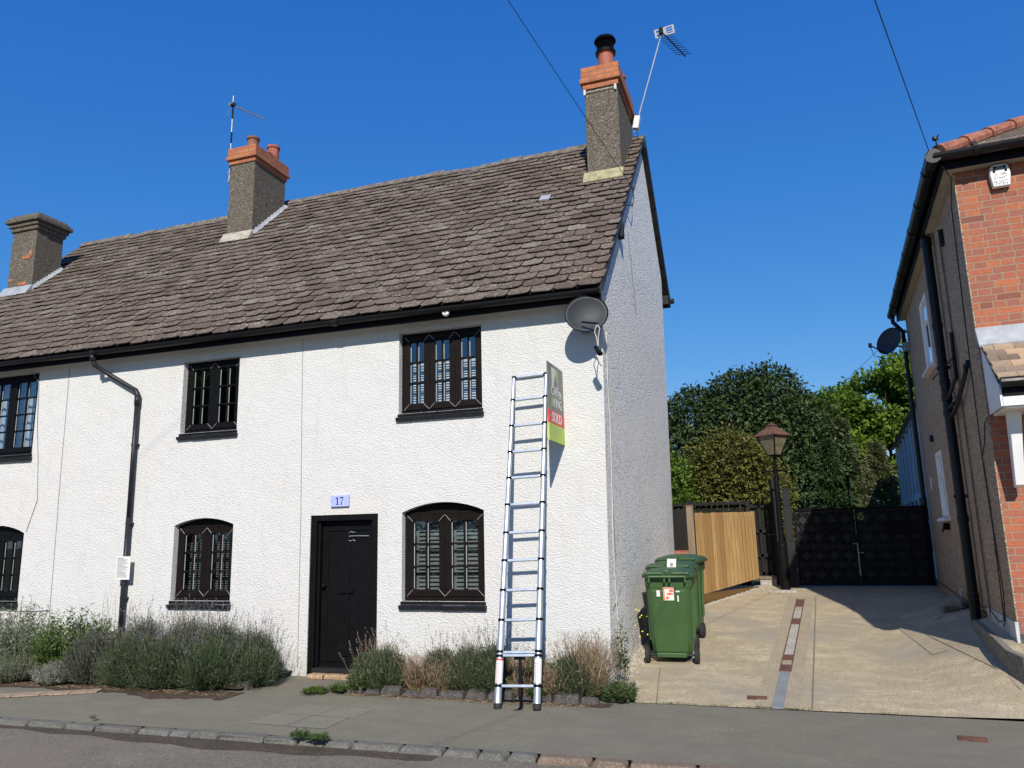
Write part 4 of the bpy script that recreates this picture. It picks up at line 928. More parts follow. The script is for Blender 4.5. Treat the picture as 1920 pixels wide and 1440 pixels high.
# ---------------------------------------------------------------- satellite dishes
def dish(loc, nrm, w_, h_, roll, label, wallpt, lnb='hang'):
    t = empty('satellite_dish', loc, label, 'satellite dish', 'satellite dishes')
    nrm = Vector(nrm).normalized(); up = Vector((0, 0, 1)); xr = up.cross(nrm).normalized(); yu = nrm.cross(xr)
    B_ = Matrix((xr, yu, nrm)).transposed().to_4x4() @ Matrix.Rotation(roll, 4, 'Z')
    m = MB(); n_ = 40; R = 8; vs = []; fs = []
    for side in (0, 1):
        for i in range(R + 1):
            r_ = i / R
            for k_ in range(n_):
                a_ = 6.28319 * k_ / n_; vs.append(B_ @ Vector((w_ / 2 * r_ * math.cos(a_), h_ / 2 * r_ * math.sin(a_), .055 * (r_ * r_ - 1) - (.006 if side else 0))))
        o_ = side * (R + 1) * n_
        for i in range(R):
            for k_ in range(n_):
                a_ = o_ + i * n_ + k_; b_ = o_ + i * n_ + (k_ + 1) % n_; fs.append((a_, b_, b_ + n_, a_ + n_))
    o_ = (R + 1) * n_
    for k_ in range(n_): fs.append((R * n_ + k_, R * n_ + (k_ + 1) % n_, o_ + R * n_ + (k_ + 1) % n_, o_ + R * n_ + k_))
    m.add(vs, fs); m.build('reflector', M['dish'], t, smooth=True)
    m = MB(); m.tube([B_ @ Vector((w_ / 2 * math.cos(6.28319 * k_ / 40), h_ / 2 * math.sin(6.28319 * k_ / 40), 0)) for k_ in range(41)], .006, 6, cap=False); m.build('rim', M['black'], t)
    wp = Vector(wallpt) - Vector(loc); back = B_ @ Vector((0, 0, -.06))
    m = MB(); m.tube([back, back + (wp - back) * .5 + Vector((0, 0, -.05)), wp], .016, 8); m.box(wp.x - .05, wp.x + .05, wp.y - .05, wp.y + .05, wp.z - .08, wp.z + .08); m.build('bracket', M['galv'], t)
    return t, B_
t, B_ = dish((-1.895, 8.25, 4.10), (.34, -.92, .16), .50, .44, rad(20), 'grey satellite dish at the cottage corner with its receiver hanging loose', (-1.98, D, 4.02))
m = MB(); m.tube([B_ @ Vector((-.10, -.09, .03)), B_ @ Vector((.04, -.20, .10))], .011, 6); m.build('broken_arm', M['black'], t)
m = MB(); e0 = B_ @ Vector((.03, -.20, .09))
m.tube([e0, e0 + Vector((-.03, 0, -.08)), e0 + Vector((-.01, .0, -.16)), e0 + Vector((.0, .0, -.25))], .005, 5); m.tube([e0, e0 + Vector((.03, 0, -.05)), e0 + Vector((.01, .0, -.14)), e0 + Vector((.0, .01, -.25))], .005, 5)
m.tube([e0 + Vector((-.02, 0, -.36)), e0 + Vector((-.01, .05, -.42)), e0 + Vector((.01, .12, -.46))], .005, 5); m.build('loose_cable', M['cablewhite'], t)
m = MB(); c_ = e0 + Vector((-.005, 0, -.30)); Mx = Matrix.Translation(c_) @ Matrix.Rotation(rad(-25), 4, 'Y'); m.box(-.022, .022, -.03, .03, -.055, .055, Mx)
m.lathe([(0, 0), (.028, 0), (.032, .03), (.03, .05), (0, .05)], c_ + Vector((.01, -.02, -.05)), 12, Matrix.Rotation(rad(60), 4, 'Y')); m.build('receiver_head', M['black'], t, bevel=.006)
t2, B2 = dish((2.16, 15.35, 5.02), (-.75, -.55, .2), .58, .5, 0, 'grey satellite dish on the far corner of the brick house', (2.44, 15.25, 4.86))
m = MB(); p0 = B2 @ Vector((0, -.26, 0)); p1 = B2 @ Vector((0, -.20, .40)); m.tube([p0, p1], .012, 6); m.lathe([(0, -.04), (.03, -.04), (.03, .04), (0, .04)], p1, 10); m.tube([p1, p1 + Vector((.05, .02, -.2)), p1 + Vector((.3, 0, -.28)), p1 + Vector((.4, .1, -.1))], .006, 5); m.build('feed_arm', M['black'], t2)
# ---------------------------------------------------------------- security camera dome, plaque, notice
t = empty('security_camera', (-3.66, 8.34, 4.335), 'small white round security camera under the cottage gutter', 'security camera')
m = MB(); m.lathe([(.0, -.03), (.03, -.028), (.045, -.005), (.046, .012), (.04, .03), (0, .034)], (0, -.03, -.01), 18, Matrix.Rotation(rad(70), 4, 'X')); m.build('housing', M['white'], t, smooth=True)
m = MB(); m.lathe([(0, .036), (.02, .034), (.024, .026), (.024, .02)], (0, -.03, -.01), 14, Matrix.Rotation(rad(120), 4, 'X') ); m.build('lens', M['black'], t, smooth=True)
m = MB(); m.lathe([(0, 0), (.03, 0), (.03, .02), (0, .02)], (0, -.005, .0), 14, Matrix.Rotation(rad(90), 4, 'X')); m.build('mount', M['white'], t)
t = empty('number_plaque', (-5.23, D - .005, 2.115), 'pale blue number 17 plaque above the black cottage door', 'number plaque')
m = MB(); m.box(-.13, .13, -.028, 0, -.072, .072); m.build('plate', M['plaque'], t, bevel=.005)
m = MB(); y_ = -.0295
def slab(m, pts, d_=.002): m.hexa([(a_, y_ + d_, b_) for a_, b_ in pts], [(a_, y_, b_) for a_, b_ in pts])
slab(m, [(-.038, -.045), (-.022, -.045), (-.022, .047), (-.038, .047)]); slab(m, [(-.052, -.048), (-.010, -.048), (-.010, -.040), (-.052, -.040)]); slab(m, [(-.038, .047), (-.056, .030), (-.056, .022), (-.038, .034)])
m.build('numeral', M['navy'], t)
m = MB(); slab(m, [(.008, .034), (.056, .034), (.056, .048), (.008, .048)]); slab(m, [(.008, .020), (.014, .020), (.014, .034), (.008, .034)]); slab(m, [(.046, .034), (.056, .034), (.036, -.01), (.028, -.01)]); slab(m, [(.028, -.01), (.036, -.01), (.034, -.048), (.016, -.048)])
m.build('numeral', M['navy'], t)
for q in (-1, 1): m = MB(); m.lathe([(0, 0), (.004, 0), (.004, .002), (0, .003)], (q * .10, -.0285, 0), 8, RX); m.build('screw', M['navy'], t)
t = empty('paper_notice', (-8.54, D - .115, 1.32), 'white printed paper notice tied to the black drainpipe', 'notice', rz=rad(4))
m = MB(); m.box(-.115, .115, -.004, .0, -.155, .155); m.build('sheet', M['label'], t)
rr = random.Random(9); m = MB()
for i in range(17):
    z_ = .125 - i * .0155; m.box(-.095, rr.uniform(.04, .095) if i not in (0, 6, 11) else 0.0, -.0055, -.0045, z_, z_ + (.006 if i else .01))
m.build('printed_lines', M['greyprint'], t)
# ---------------------------------------------------------------- estate board
t = empty('estate_board', (-2.29, D, 3.08), 'grey, red and lime SOLD board standing out from the white wall beside the ladder', 'sign board')
m = MB(); m.box(-.006, .006, -.63, -.002, -.43, .44); m.build('panel', M['boardgrey'], t)
m = MB(); m.box(-.0075, .0075, -.631, -.001, -.24, -.095); m.build('red_band', M['redprint'], t)
m = MB(); m.box(-.0075, .0075, -.631, -.001, -.432, -.242); m.build('lime_band', M['boardlime'], t)
RYZ = Matrix.Translation((.0085, -.315, 0)) @ Matrix.Rotation(rad(90), 4, 'Z') @ RX
def bt(s_, z_, sz, mat, dx=0, sx=1., b=0): text(s_, sz, mat, 'lettering', t, Matrix.Translation((.0085, -.315 + dx, z_)) @ Matrix.Rotation(rad(90), 4, 'Z') @ RX, .0005, b, sx)
bt('C', .125, .14, M['print'], -.17, .9); bt('ARTER', .115, .12, M['print'], .05, .95); bt('&', .0, .17, M['limeprint'], -.17); bt('KING', .0, .15, M['print'], .05, .95); bt('SOLD', -.167, .15, M['print'], 0, 1.05, .002)
bt('-', -.15, .1, M['print'], -.27)
for i, s_ in enumerate((-.29, -.325, -.36)): m = MB(); m.box(.0076, .0085, -.52, -.12 - .05 * i, s_, s_ + .012); m.build('small_print', M['limeprint'], t)
m = MB(); m.box(.0062, .008, -.47, -.24, .17, .40); m.build('emblem_field', M['label'], t)
m = MB(); m.box(.0082, .009, -.35, -.24, .28, .40); m.build('emblem_corner', M['limeprint'], t)
m = MB(); P_ = [(-.42, .20), (-.38, .27), (-.36, .31), (-.33, .33), (-.30, .30), (-.28, .27), (-.25, .24), (-.27, .19), (-.30, .21), (-.32, .17), (-.36, .20), (-.38, .175)]
m.add([(.0095, a_, b_) for a_, b_ in P_], [tuple(range(len(P_)))]); m.build('emblem_figure', M['boardgrey'], t)
# ---------------------------------------------------------------- ladder
t = empty('telescopic_ladder', (-2.55, 7.43, 0), 'silver telescopic aluminium ladder leaning on the white cottage wall', 'ladder')
F0 = Vector((-2.552, 7.43, 0)); T0 = Vector((-2.68, 8.54, 3.50)); AX = (T0 - F0).normalized(); LX = Vector((1, 0, 0)); LX = (LX - AX * LX.dot(AX)).normalized(); LN = AX.cross(LX)
Ls = (T0 - F0).length; zr = [.50, .80, 1.089, 1.386, 1.675, 1.977, 2.275, 2.576, 2.888, 3.21, 3.50]
def lp(s_, dx=0, dn=0): return F0 - Vector((-2.55, 7.43, 0)) + AX * s_ + LX * dx + LN * dn
ss = [z / AX.z for z in zr]; br = [0, .205] + ss
rads = [.0365, .0345, .033, .0315, .030, .0285, .027, .0255, .024, .0225, .021, .0195]
for sd in (-1, 1):
    m = MB()
    segs = [0.03, .52] + ss[1:]
    for i in range(len(segs) - 1): m.tube([lp(segs[i], sd * .2), lp(segs[i + 1], sd * .2)], rads[min(i, 11)], 14)
    rail = m.build('rail', M['alu'], t, smooth=False)
    m = MB(); m.tube([lp(-.002, sd * .2), lp(.05, sd * .2)], .040, 14); m.build('foot_cap', M['rubber'], rail)
    for i, s_ in enumerate([.21, .49, .53] + ss[1:]):
        r_ = rads[max(0, min(11, i - 1))] + .006
        m = MB(); m.tube([lp(s_ - .013, sd * .2), lp(s_ + .013, sd * .2)], r_, 14)
        if i >= 1:
            m.tube([lp(s_, sd * .2), lp(s_, sd * .2 - sd * .075)], .013, 8)
        m.build('locking_collar', M['black'], rail, bevel=.002)
    if True:
        m = MB(); m.tube([lp(.235, sd * .2), lp(.46, sd * .2)], .0372, 14, cap=False); la = m.build('warning_label', M['label'], rail)
        m = MB(); rr = random.Random(3 + sd)
        for i in range(9):
            s_ = .25 + i * .022
            for dx in (-.010, .008): m.box(-.004, .004, -.001, .001, -.004, .004, Matrix.Translation(lp(s_, sd * .2 + dx, 0) + Vector((0, -.0385 + 0.0, 0))))
        if sd < 0: m.tube([lp(.445, -.2), lp(.462, -.2)], .0374, 14, cap=False)
        m.build('label_print', M['redprint'] if sd < 0 else M['greyprint'], rail)
for i, s_ in enumerate([.21, .495, .525] + ss[1:]):
    m = MB(); Mx = Matrix.Translation(lp(s_)) @ Matrix((LX, LN, AX)).transposed().to_4x4()
    m.box(-.165, .165, -.018, .018, -.013, .013, Mx); o = m.build('rung', M['alu'], t, bevel=.003)
    if i in (2, 4): m = MB(); m.box(-.05, .04, .0185, .0195, -.006, .006, Mx); m.build('rung_label', M['yellow_lichen'], o)
m = MB(); pts = [lp(.49, .0, .03), lp(.40, .008, .02), lp(.25, .02, -.01), lp(.12, .03, -.02)] + [Vector((.04, .02, .03)), Vector((.03, -.03, .008)), Vector((-.01, -.06, .006))]
for a_, b_ in zip(pts[:-1], pts[1:]):
    w2 = .016; m.add([a_ + Vector((-w2, 0, 0)), a_ + Vector((w2, 0, 0)), b_ + Vector((w2, 0, 0)), b_ + Vector((-w2, 0, 0)), a_ + Vector((-w2, .003, 0)), a_ + Vector((w2, .003, 0)), b_ + Vector((w2, .003, 0)), b_ + Vector((-w2, .003, 0))], [(0, 1, 2, 3), (7, 6, 5, 4), (0, 4, 5, 1), (3, 2, 6, 7), (0, 3, 7, 4), (1, 5, 6, 2)])
m.box(-.055, .055, -.01, .02, -.012, .012, Matrix.Translation(lp(.47, 0, .02))); m.build('strap', M['black'], t)
# ---------------------------------------------------------------- wheelie bins
def bin_(loc, rz, label, front=True):
    t = empty('wheelie_bin', loc, label, 'wheelie bin', 'green wheelie bins beside the gable', rz)
    bw, tw, bd, td, h = .225, .275, .24, .335, .98
    def ring(w2, d0, d1, z, c=.05): return [(-w2 + c, d0, z), (w2 - c, d0, z), (w2, d0 + c, z), (w2, d1 - c, z), (w2 - c, d1, z), (-w2 + c, d1, z), (-w2, d1 - c, z), (-w2, d0 + c, z)]
    m = MB(); L = [ring(bw, .07, .50, .10), ring(bw + .004, .05, .51, .14), ring(tw - .015, -.01, .60, .86), ring(tw, -.015, .63, .88), ring(tw, -.02, .64, .985)]
    for i in range(4):
        o_ = len(m.v); m.add(L[i] + L[i + 1], [(k_, (k_ + 1) % 8, 8 + (k_ + 1) % 8, 8 + k_) for k_ in range(8)])
    m.add(L[0], [tuple(reversed(range(8)))]); m.add(L[4], [tuple(range(8))])
    b = m.build('body', M['bin'], t, bevel=.006)
    m = MB()                                                # raised centre panel of the back, rim ribs
    m.hexa([(-.16, .05, .13), (.16, .05, .13), (.16, .065, .13), (-.16, .065, .13)], [(-.195, -.022, .84), (.195, -.022, .84), (.195, .0, .84), (-.195, .0, .84)])
    m.box(-.17, .17, .02, .08, .075, .125)
    for sx in (-1, 1):
        m.hexa([(sx * .262, .12, .25), (sx * .234, .12, .25), (sx * .234, .16, .25), (sx * .262, .16, .25)], [(sx * .279, .13, .86), (sx * .25, .13, .86), (sx * .25, .17, .86), (sx * .279, .17, .86)])
        m.hexa([(sx * .262, .36, .25), (sx * .234, .36, .25), (sx * .234, .40, .25), (sx * .262, .40, .25)], [(sx * .279, .38, .86), (sx * .25, .38, .86), (sx * .25, .42, .86), (sx * .279, .42, .86)])
    m.build('panel_rib', M['bin'], t, bevel=.008)
    m = MB(); m.tube([(-.21, -.085, 1.0), (.21, -.085, 1.0)], .016, 10)
    for sx in (-.21, -.03, .03, .21): m.box(sx - .012, sx + .012, -.09, .0, .93, 1.005)
    m.build('handle', M['bin'], t, bevel=.004)
    m = MB(); Ld = [ring(.30, -.06, .70, .985, .07), ring(.31, -.065, .715, 1.015, .07), ring(.27, -.02, .66, 1.055, .08), ring(.16, .10, .52, 1.085, .08)]
    for i in range(3): m.add(Ld[i] + Ld[i + 1], [(k_, (k_ + 1) % 8, 8 + (k_ + 1) % 8, 8 + k_) for k_ in range(8)])
    m.add(Ld[0], [tuple(reversed(range(8)))]); m.add(Ld[3], [tuple(range(8))])
    m.box(-.26, -.05, -.075, .0, 1.02, 1.05); m.box(.05, .26, -.075, .0, 1.02, 1.05); m.box(-.03, .03, -.07, .12, 1.02, 1.075)
    m.build('lid', M['binlid'], t, bevel=.012)
    m = MB(); m.tube([(-.29, .06, .10), (.29, .06, .10)], .013, 10); ax = m.build('axle', M['greyplastic'], t)
    for sx in (-1, 1):
        m = MB(); m.lathe([(.0, -.026), (.055, -.026), (.06, -.018), (.085, -.026), (.10, -.018), (.102, 0), (.10, .018), (.085, .026), (.06, .018), (.055, .026), (0, .026)], (sx * .285, .06, .102), 26, Matrix.Rotation(rad(90), 4, 'Y')); m.build('wheel', M['rubber'], t, smooth=False)
    return t
b1 = bin_((-1.335, 9.50, gz(9.5)), rad(2), 'nearest green wheelie bin with an orange and white sticker below its handle')
m = MB(); m.box(-.062, .062, -.0065, -.0025, -.075, .075); 
sk = Matrix.Translation((.005, -.022, .80)) @ Matrix.Rotation(rad(5), 4, 'X')
m = MB(); m.box(-.062, .062, -.006, .004, -.075, .075, sk); o = m.build('sticker', M['label'], b1)
m = MB()
for (a_, b_, c_, d_) in ((-.06, .06, .06, .073), (-.06, -.045, -.07, .06), (-.02, .05, -.01, .012), (-.03, .0, -.06, -.03), (.01, .055, .025, .05)): m.box(a_, b_, -.0075, -.0062, c_, d_, sk)
m.build('sticker_print', M['orange'], o)
m = MB(); m.box(-.14, -.10, -.006, .004, -.03, .04, sk); m.box(.10, .115, -.006, .004, -.09, -.02, sk); m.box(.085, .13, -.006, .004, .02, .035, sk); m.build('label_remains', M['label'], b1)
m = MB(); Mx = Matrix.Translation((.06, -.055, 1.10)) @ Matrix.Rotation(rad(-38), 4, 'X'); m.box(-.06, .06, -.002, .003, -.07, .07, Mx); 
b2 = bin_((-1.405, 10.17, gz(10.17)), rad(-1), 'middle green wheelie bin with a white label on its lid')
b3 = bin_((-1.40, 10.93, gz(10.93)), rad(-5), 'farthest green wheelie bin, half hidden, standing next to the timber fence')
m = MB(); Mx = Matrix.Translation((.05, -.075, 1.06)) @ Matrix.Rotation(rad(-30), 4, 'X'); m.box(-.055, .055, -.004, .002, -.06, .075, Mx); o = m.build('sticker', M['label'], b2)
m = MB(); m.box(-.02, .02, -.0055, -.0042, -.03, .02, Mx); m.build('sticker_print', M['greyprint'], o)
# ================================================================ FENCE, GATES, LAMP
def board_row(m, p0, p1, z0a, z0b, z1a, z1b, n_, th=.018, lap=True, rr=random.Random(2), out=.014):
    p0 = Vector(p0); p1 = Vector(p1); d = p1 - p0; nn = Vector((d.y, -d.x)).normalized()
    for i in range(n_):
        t0, t1 = i / n_, (i + (.80 if lap else .97)) / n_; a_ = p0 + d * t0; b_ = p0 + d * t1; o0 = .0 ; o1 = out if lap else 0
        za, zb = z0a + (z0b - z0a) * t0, z0a + (z0b - z0a) * t1; ya = z1a + (z1b - z1a) * t0 + rr.uniform(-.006, .006); yb = ya
        f0, f1 = nn * (o0 + .004), nn * (o1 + (.010 if out else .004))
        m.hexa([(a_.x + f0.x, a_.y + f0.y, za), (b_.x + f1.x, b_.y + f1.y, zb), (b_.x - nn.x * th, b_.y - nn.y * th, zb), (a_.x - nn.x * th, a_.y - nn.y * th, za)],
               [(a_.x + f0.x, a_.y + f0.y, ya), (b_.x + f1.x, b_.y + f1.y, yb), (b_.x - nn.x * th, b_.y - nn.y * th, yb), (a_.x - nn.x * th, a_.y - nn.y * th, ya)])
t = empty('timber_fence', (-1.35, 13.44, .44), 'new pale timber fence panel with dark gravel board behind the wheelie bins', 'fence')
m = MB(); board_row(m, (-1.36, 13.40), (-.46, 15.44), .60, .76, 1.94, 1.98, 16, .008, out=0); world_child(m.build('boards', M['newwood'], t))
m = MB(); board_row(m, (-1.372, 13.405), (-.472, 15.445), .62, .78, 1.90, 1.94, 1, .004, False); world_child(m.build('gap_shade_strip', M['blackwood'], t))  # dark strip behind the boards, painting shade into their gaps
m = MB(); board_row(m, (-1.37, 13.37), (-.455, 15.44), .40, .56, .615, .775, 1, .03, False); world_child(m.build('gravel_board', M['wetwood'], t))
m = MB(); m.box(-1.50, -1.385, 13.36, 13.46, .4, 2.06); m.box(-1.51, -1.375, 13.35, 13.47, 2.06, 2.075); world_child(m.build('post', M['greywood'], t, bevel=.006))
for r_ in ((1.78, 1.82, 1.86, 1.90), (.9, 1.0, .98, 1.08)): m = MB(); board_row(m, (-1.44, 13.46), (-.54, 15.50), *r_, 1, .04, False); world_child(m.build('rail', M['newwood'], t))
t = empty('black_fence', (-1.3, 16, .6), 'black stained boarded fence behind the pale timber fence', 'fence')
m = MB(); board_row(m, (-2.6, 16.05), (-.62, 16.05), .5, .5, 2.14, 2.16, 18); world_child(m.build('boards', M['blackwood'], t))
m = MB(); m.box(-2.6, -.62, 15.96, 16.08, 2.14, 2.20); world_child(m.build('rail', M['blackwood'], t)); m = MB(); m.box(-2.6, -.6, 15.97, 16.02, .62, .72); world_child(m.build('rail', M['blackwood'], t))
m = MB(); m.box(-1.78, -1.68, 15.92, 16.02, .5, 2.25); world_child(m.build('post', M['blackwood'], t))
t = empty('black_side_gate', (-.36, 15.9, .6), 'black stained ledged side gate with a rusty latch beside the lamp post', 'gate')
m = MB(); board_row(m, (-.62, 15.93), (-.16, 15.93), .78, .78, 2.10, 2.12, 5, .02, False); world_child(m.build('boards', M['blackwood'], t))
m = MB(); m.box(-.62, -.55, 15.85, 15.92, .76, 2.18); m.box(-.42, -.36, 15.87, 15.92, .78, 2.1); m.box(-.20, -.14, 15.85, 15.92, .62, 2.16)
for z_ in (.78, 1.12, 1.58, 2.06): m.box(-.55, -.20, 15.87, 15.92, z_, z_ + .07)
world_child(m.build('frame', M['blackwood'], t, bevel=.004))
m = MB(); m.box(-.27, -.10, 15.83, 15.85, 1.53, 1.56); m.tube([(-.13, 15.83, 1.50), (-.13, 15.82, 1.42)], .012, 6); world_child(m.build('latch', M['rust'], t))
t = empty('timber_step', (-.4, 15.6, .6), 'weathered timber and concrete step below the black side gate', 'step')
m = MB(); m.box(-.46, -.17, 15.62, 15.84, .60, .72); world_child(m.build('base', M['paleblock'], t)); m = MB(); m.box(-.47, -.16, 15.60, 15.85, .722, .775); world_child(m.build('tread', M['greywood'], t, bevel=.005))
t = empty('brick_wall', (-2.0, 15, .5), 'low brick wall stub behind the gable beside the timber post', 'wall')
m = MB(); m.box(-2.6, -1.52, 14.6, 14.7, .4, 1.30); world_child(m.build('brickwork', M['brick'], t)); m = MB(); m.box(-2.6, -1.58, 14.62, 14.72, 1.302, 2.05); world_child(m.build('dark_boarding', M['blackwood'], t))
# gate pier(s)
t = empty('gate_pier', (.12, 15.33, .58), 'square black painted pier between the lamp post and the iron gates', 'gate pier')
m = MB(); m.box(.045, .21, 15.30, 15.46, .55, 1.42); m.box(.055, .20, 15.305, 15.455, 1.422, 2.06); m.box(.06, .19, 15.31, 15.45, 2.062, 2.36); m.box(.055, .195, 15.305, 15.455, 2.362, 2.385); world_child(m.build('shaft', M['blackmatt'], t, bevel=.006))
t = empty('gate_post', (-.08, 15.62, .58), 'taller slim black timber post behind the lamp post', 'post')
m = MB(); m.box(-.15, -.03, 15.55, 15.67, .55, 2.58); world_child(m.build('shaft', M['blackwood'], t, bevel=.006))
# lamp post
t = empty('lamp_post', (-.02, 15.10, gz(15.1)), 'old black lamp post with rusty roofed glass lantern by the gates', 'lamp post')
zb = gz(15.1)
m = MB(); m.lathe([(.085, 0), (.085, .78), (.078, .80), (.088, .81), (.088, .835), (.052, .86), (.046, 1.9), (.040, 2.10), (.05, 2.12), (.05, 2.15), (.028, 2.17), (.028, 2.33), (.018, 2.42)], (0, 0, 0), 18); m.build('post', M['black'], t, smooth=False)
m = MB(); m.tube([(-.24, 0, 2.13), (.22, 0, 2.15)], .013, 8); m.build('ladder_bar', M['black'], t)
z0 = 2.42; z1 = 2.80; a0, a1 = .085, .205; Mr = Matrix.Rotation(rad(52), 4, 'Z')
def q4(r, z): return [Mr @ Vector((sx * r, sy * r, z)) for sx, sy in ((-1, -1), (1, -1), (1, 1), (-1, 1))]
m = MB(); B0, B1 = q4(a0, z0), q4(a1, z1)
for i in range(4): m.tube([B0[i], B1[i]], .012, 6); m.tube([B0[i], B0[(i + 1) % 4]], .012, 6); m.tube([B1[i], B1[(i + 1) % 4]], .014, 6)
m.add(B0, [(0, 1, 2, 3)]); lf = m.build('lantern_frame', M['black'], t)
m = MB(); C0, C1 = q4(a0 - .004, z0), q4(a1 - .004, z1); m.add(C0 + C1, [(i, (i + 1) % 4, 4 + (i + 1) % 4, 4 + i) for i in range(4)]); m.build('pane', M['lampglass'], lf)
m = MB(); m.tube([(0, 0, z0), (0, 0, z0 + .14)], .02, 8); m.lathe([(.02, .14), (.035, .19), (.03, .25), (0, .27)], (0, 0, z0), 10); m.build('bulb', M['label'], lf)
m = MB(); R0, R1, R2 = q4(.235, z1 - .005), q4(.075, z1 + .145), q4(.05, z1 + .165)
m.add(R0 + R1, [(i, (i + 1) % 4, 4 + (i + 1) % 4, 4 + i) for i in range(4)]); m.add(q4(.235, z1 - .02) + R0, [(i, (i + 1) % 4, 4 + (i + 1) % 4, 4 + i) for i in range(4)] + [(3, 2, 1, 0)])
m.hexa(R1, q4(.07, z1 + .175)); m.hexa(q4(.085, z1 + .175), q4(.02, z1 + .21)); m.lathe([(.0, .21), (.02, .21), (.022, .23), (0, .245)], (0, 0, z1), 8)
m.build('lantern_roof', M['rustred'], lf)
# iron gates with scroll work
def gate(name, x0, x1, label, hole=None, rz=0):
    t = empty(name, ((x0 + x1) / 2, 15.36, .62), label, 'gate', 'pair of black iron driveway gates'); zt = 2.0; zb_ = .63; y = 15.36
    m = MB()
    if hole:
        hx0, hx1, h0, h1 = hole
        m.box(x0, hx0, y, y + .004, zb_, zt); m.box(hx1, x1, y, y + .004, zb_, zt); m.box(hx0, hx1, y, y + .004, zb_, h0); m.box(hx0, hx1, y, y + .004, h1, zt)
    else: m.box(x0, x1, y, y + .004, zb_, zt)
    world_child(m.build('backing_sheet', M['blackmatt'], t))
    m = MB()
    for a_, b_, c_, d_ in ((x0, x1, zb_, zb_ + .035), (x0, x1, zt - .03, zt), (x0, x0 + .035, zb_, zt), (x1 - .035, x1, zb_, zt)): m.box(a_, b_, y - .03, y - .002, c_, d_)
    n_ = 4
    for i in range(1, n_): xx = x0 + (x1 - x0) * i / n_; m.box(xx - .006, xx + .006, y - .022, y - .008, zb_, zt)
    m.box(x0 + .45, x1 - .25, y - .026, y - .01, 1.52, 1.72)
    world_child(m.build('frame', M['black'], t))
    m = MB(); cw = (x1 - x0 - .07) / (n_ * 1); nz = 8; ch_ = (zt - zb_ - .07) / nz
    for i in range(n_ * 2):
        for j in range(nz):
            cx_ = x0 + .035 + (i + .5) * cw / 2; cz_ = zb_ + .035 + (j + .5) * ch_
            s_ = 1 if (i + j) % 2 else -1
            for half in (1, -1):
                pts = []
                for k_ in range(13):
                    u = k_ / 12; a_ = u * 7.6; r_ = cw * .235 * (1 - .80 * u)
                    pts.append((cx_ + s_ * half * (cw * .02 + r_ * math.sin(a_)), y - .014, cz_ + half * (ch_ * .46 - cw * .235 + r_ * math.cos(a_))))
                m.tube(pts, .0065, 4, cap=False)
    world_child(m.build('scroll_work', M['blackplastic'], t))
    return t
g1 = gate('iron_gate', .225, 1.255, 'left leaf of the black scrollwork driveway gates, partly in sunshine')
g2 = gate('iron_gate', 1.27, 2.40, 'right leaf of the black scrollwork driveway gates, fully in shadow', (1.29, 1.42, 1.77, 1.90))
m = MB(); m.tube([(1.262, 15.32, .80), (1.262, 15.32, 1.35)], .012, 6); m.tube([(1.262, 15.32, 1.20), (1.35, 15.32, 1.20)], .01, 6); m.tube([(1.19, 15.32, 1.36), (1.27, 15.32, 1.36)], .009, 6); world_child(m.build('drop_bolt', M['galv'], g1))
t = empty('aerial_post', (1.26, 15.6, .6), 'thin black post with a small dark box rising above the gates', 'post')
m = MB(); m.tube([(1.235, 15.6, .6), (1.225, 15.6, 2.4)], .014, 8); world_child(m.build('pole', M['black'], t)); m = MB(); m.box(1.195, 1.265, 15.57, 15.63, 2.38, 2.60); world_child(m.build('box', M['black'], t, bevel=.01))
# glazed extension of the house behind, painted blue-grey, in shade
t = empty('glazed_extension', (3.2, 19, .6), 'pale blue-grey framed glazed extension behind the brick house', 'conservatory')
k_ = paint('blue_grey_frame', (.52, .62, .68), .5, .08); pan = paint('dull_extension_glass', (.05, .075, .085), .12, .2, 0, 3)
def exz(y): return 4.0 - (y - 16.5) * .02
m = MB(); xx = lambda y: 2.74 + (y - 16.5) * .075
ys = [16.5 + i * 1.15 for i in range(9)]
for y in ys: m.box(xx(y) + .02, xx(y) + .09, y - .07, y + .07, .6, exz(y))
for (za, w2) in ((.6, .5), (2.25, .14), (1.7, .06), (3.95, .14)):
    for y, y2 in zip(ys[:-1], ys[1:]): m.hexa([(xx(y) + .025, y + .05, za), (xx(y) + .08, y + .05, za), (xx(y2) + .08, y2 - .05, za), (xx(y2) + .025, y2 - .05, za)], [(xx(y) + .025, y + .05, za + w2), (xx(y) + .08, y + .05, za + w2), (xx(y2) + .08, y2 - .05, za + w2), (xx(y2) + .025, y2 - .05, za + w2)])
for y in [a_ + .57 for a_ in ys[:-1]]: m.box(xx(y) + .028, xx(y) + .07, y - .04, y + .04, 2.3, 3.95)
world_child(m.build('frame', k_, t))
m = MB(); m.add([(xx(16.5) + .04, 16.5, .6), (xx(25.7) + .04, 25.7, .6), (xx(25.7) + .04, 25.7, 3.95), (xx(16.5) + .04, 16.5, 3.95)], [(0, 1, 2, 3)]); m.box(2.7, 6, 16.5, 16.55, .6, 3.9); world_child(m.build('glazing', pan, t))
m = MB(); m.add([(xx(16.2) - .1, 16.2, 4.05), (7, 16.2, 5.6), (7, 26, 5.6), (xx(26) - .1, 26, 3.95)], [(0, 1, 2, 3)]); world_child(m.build('roof', M['lead'], t))
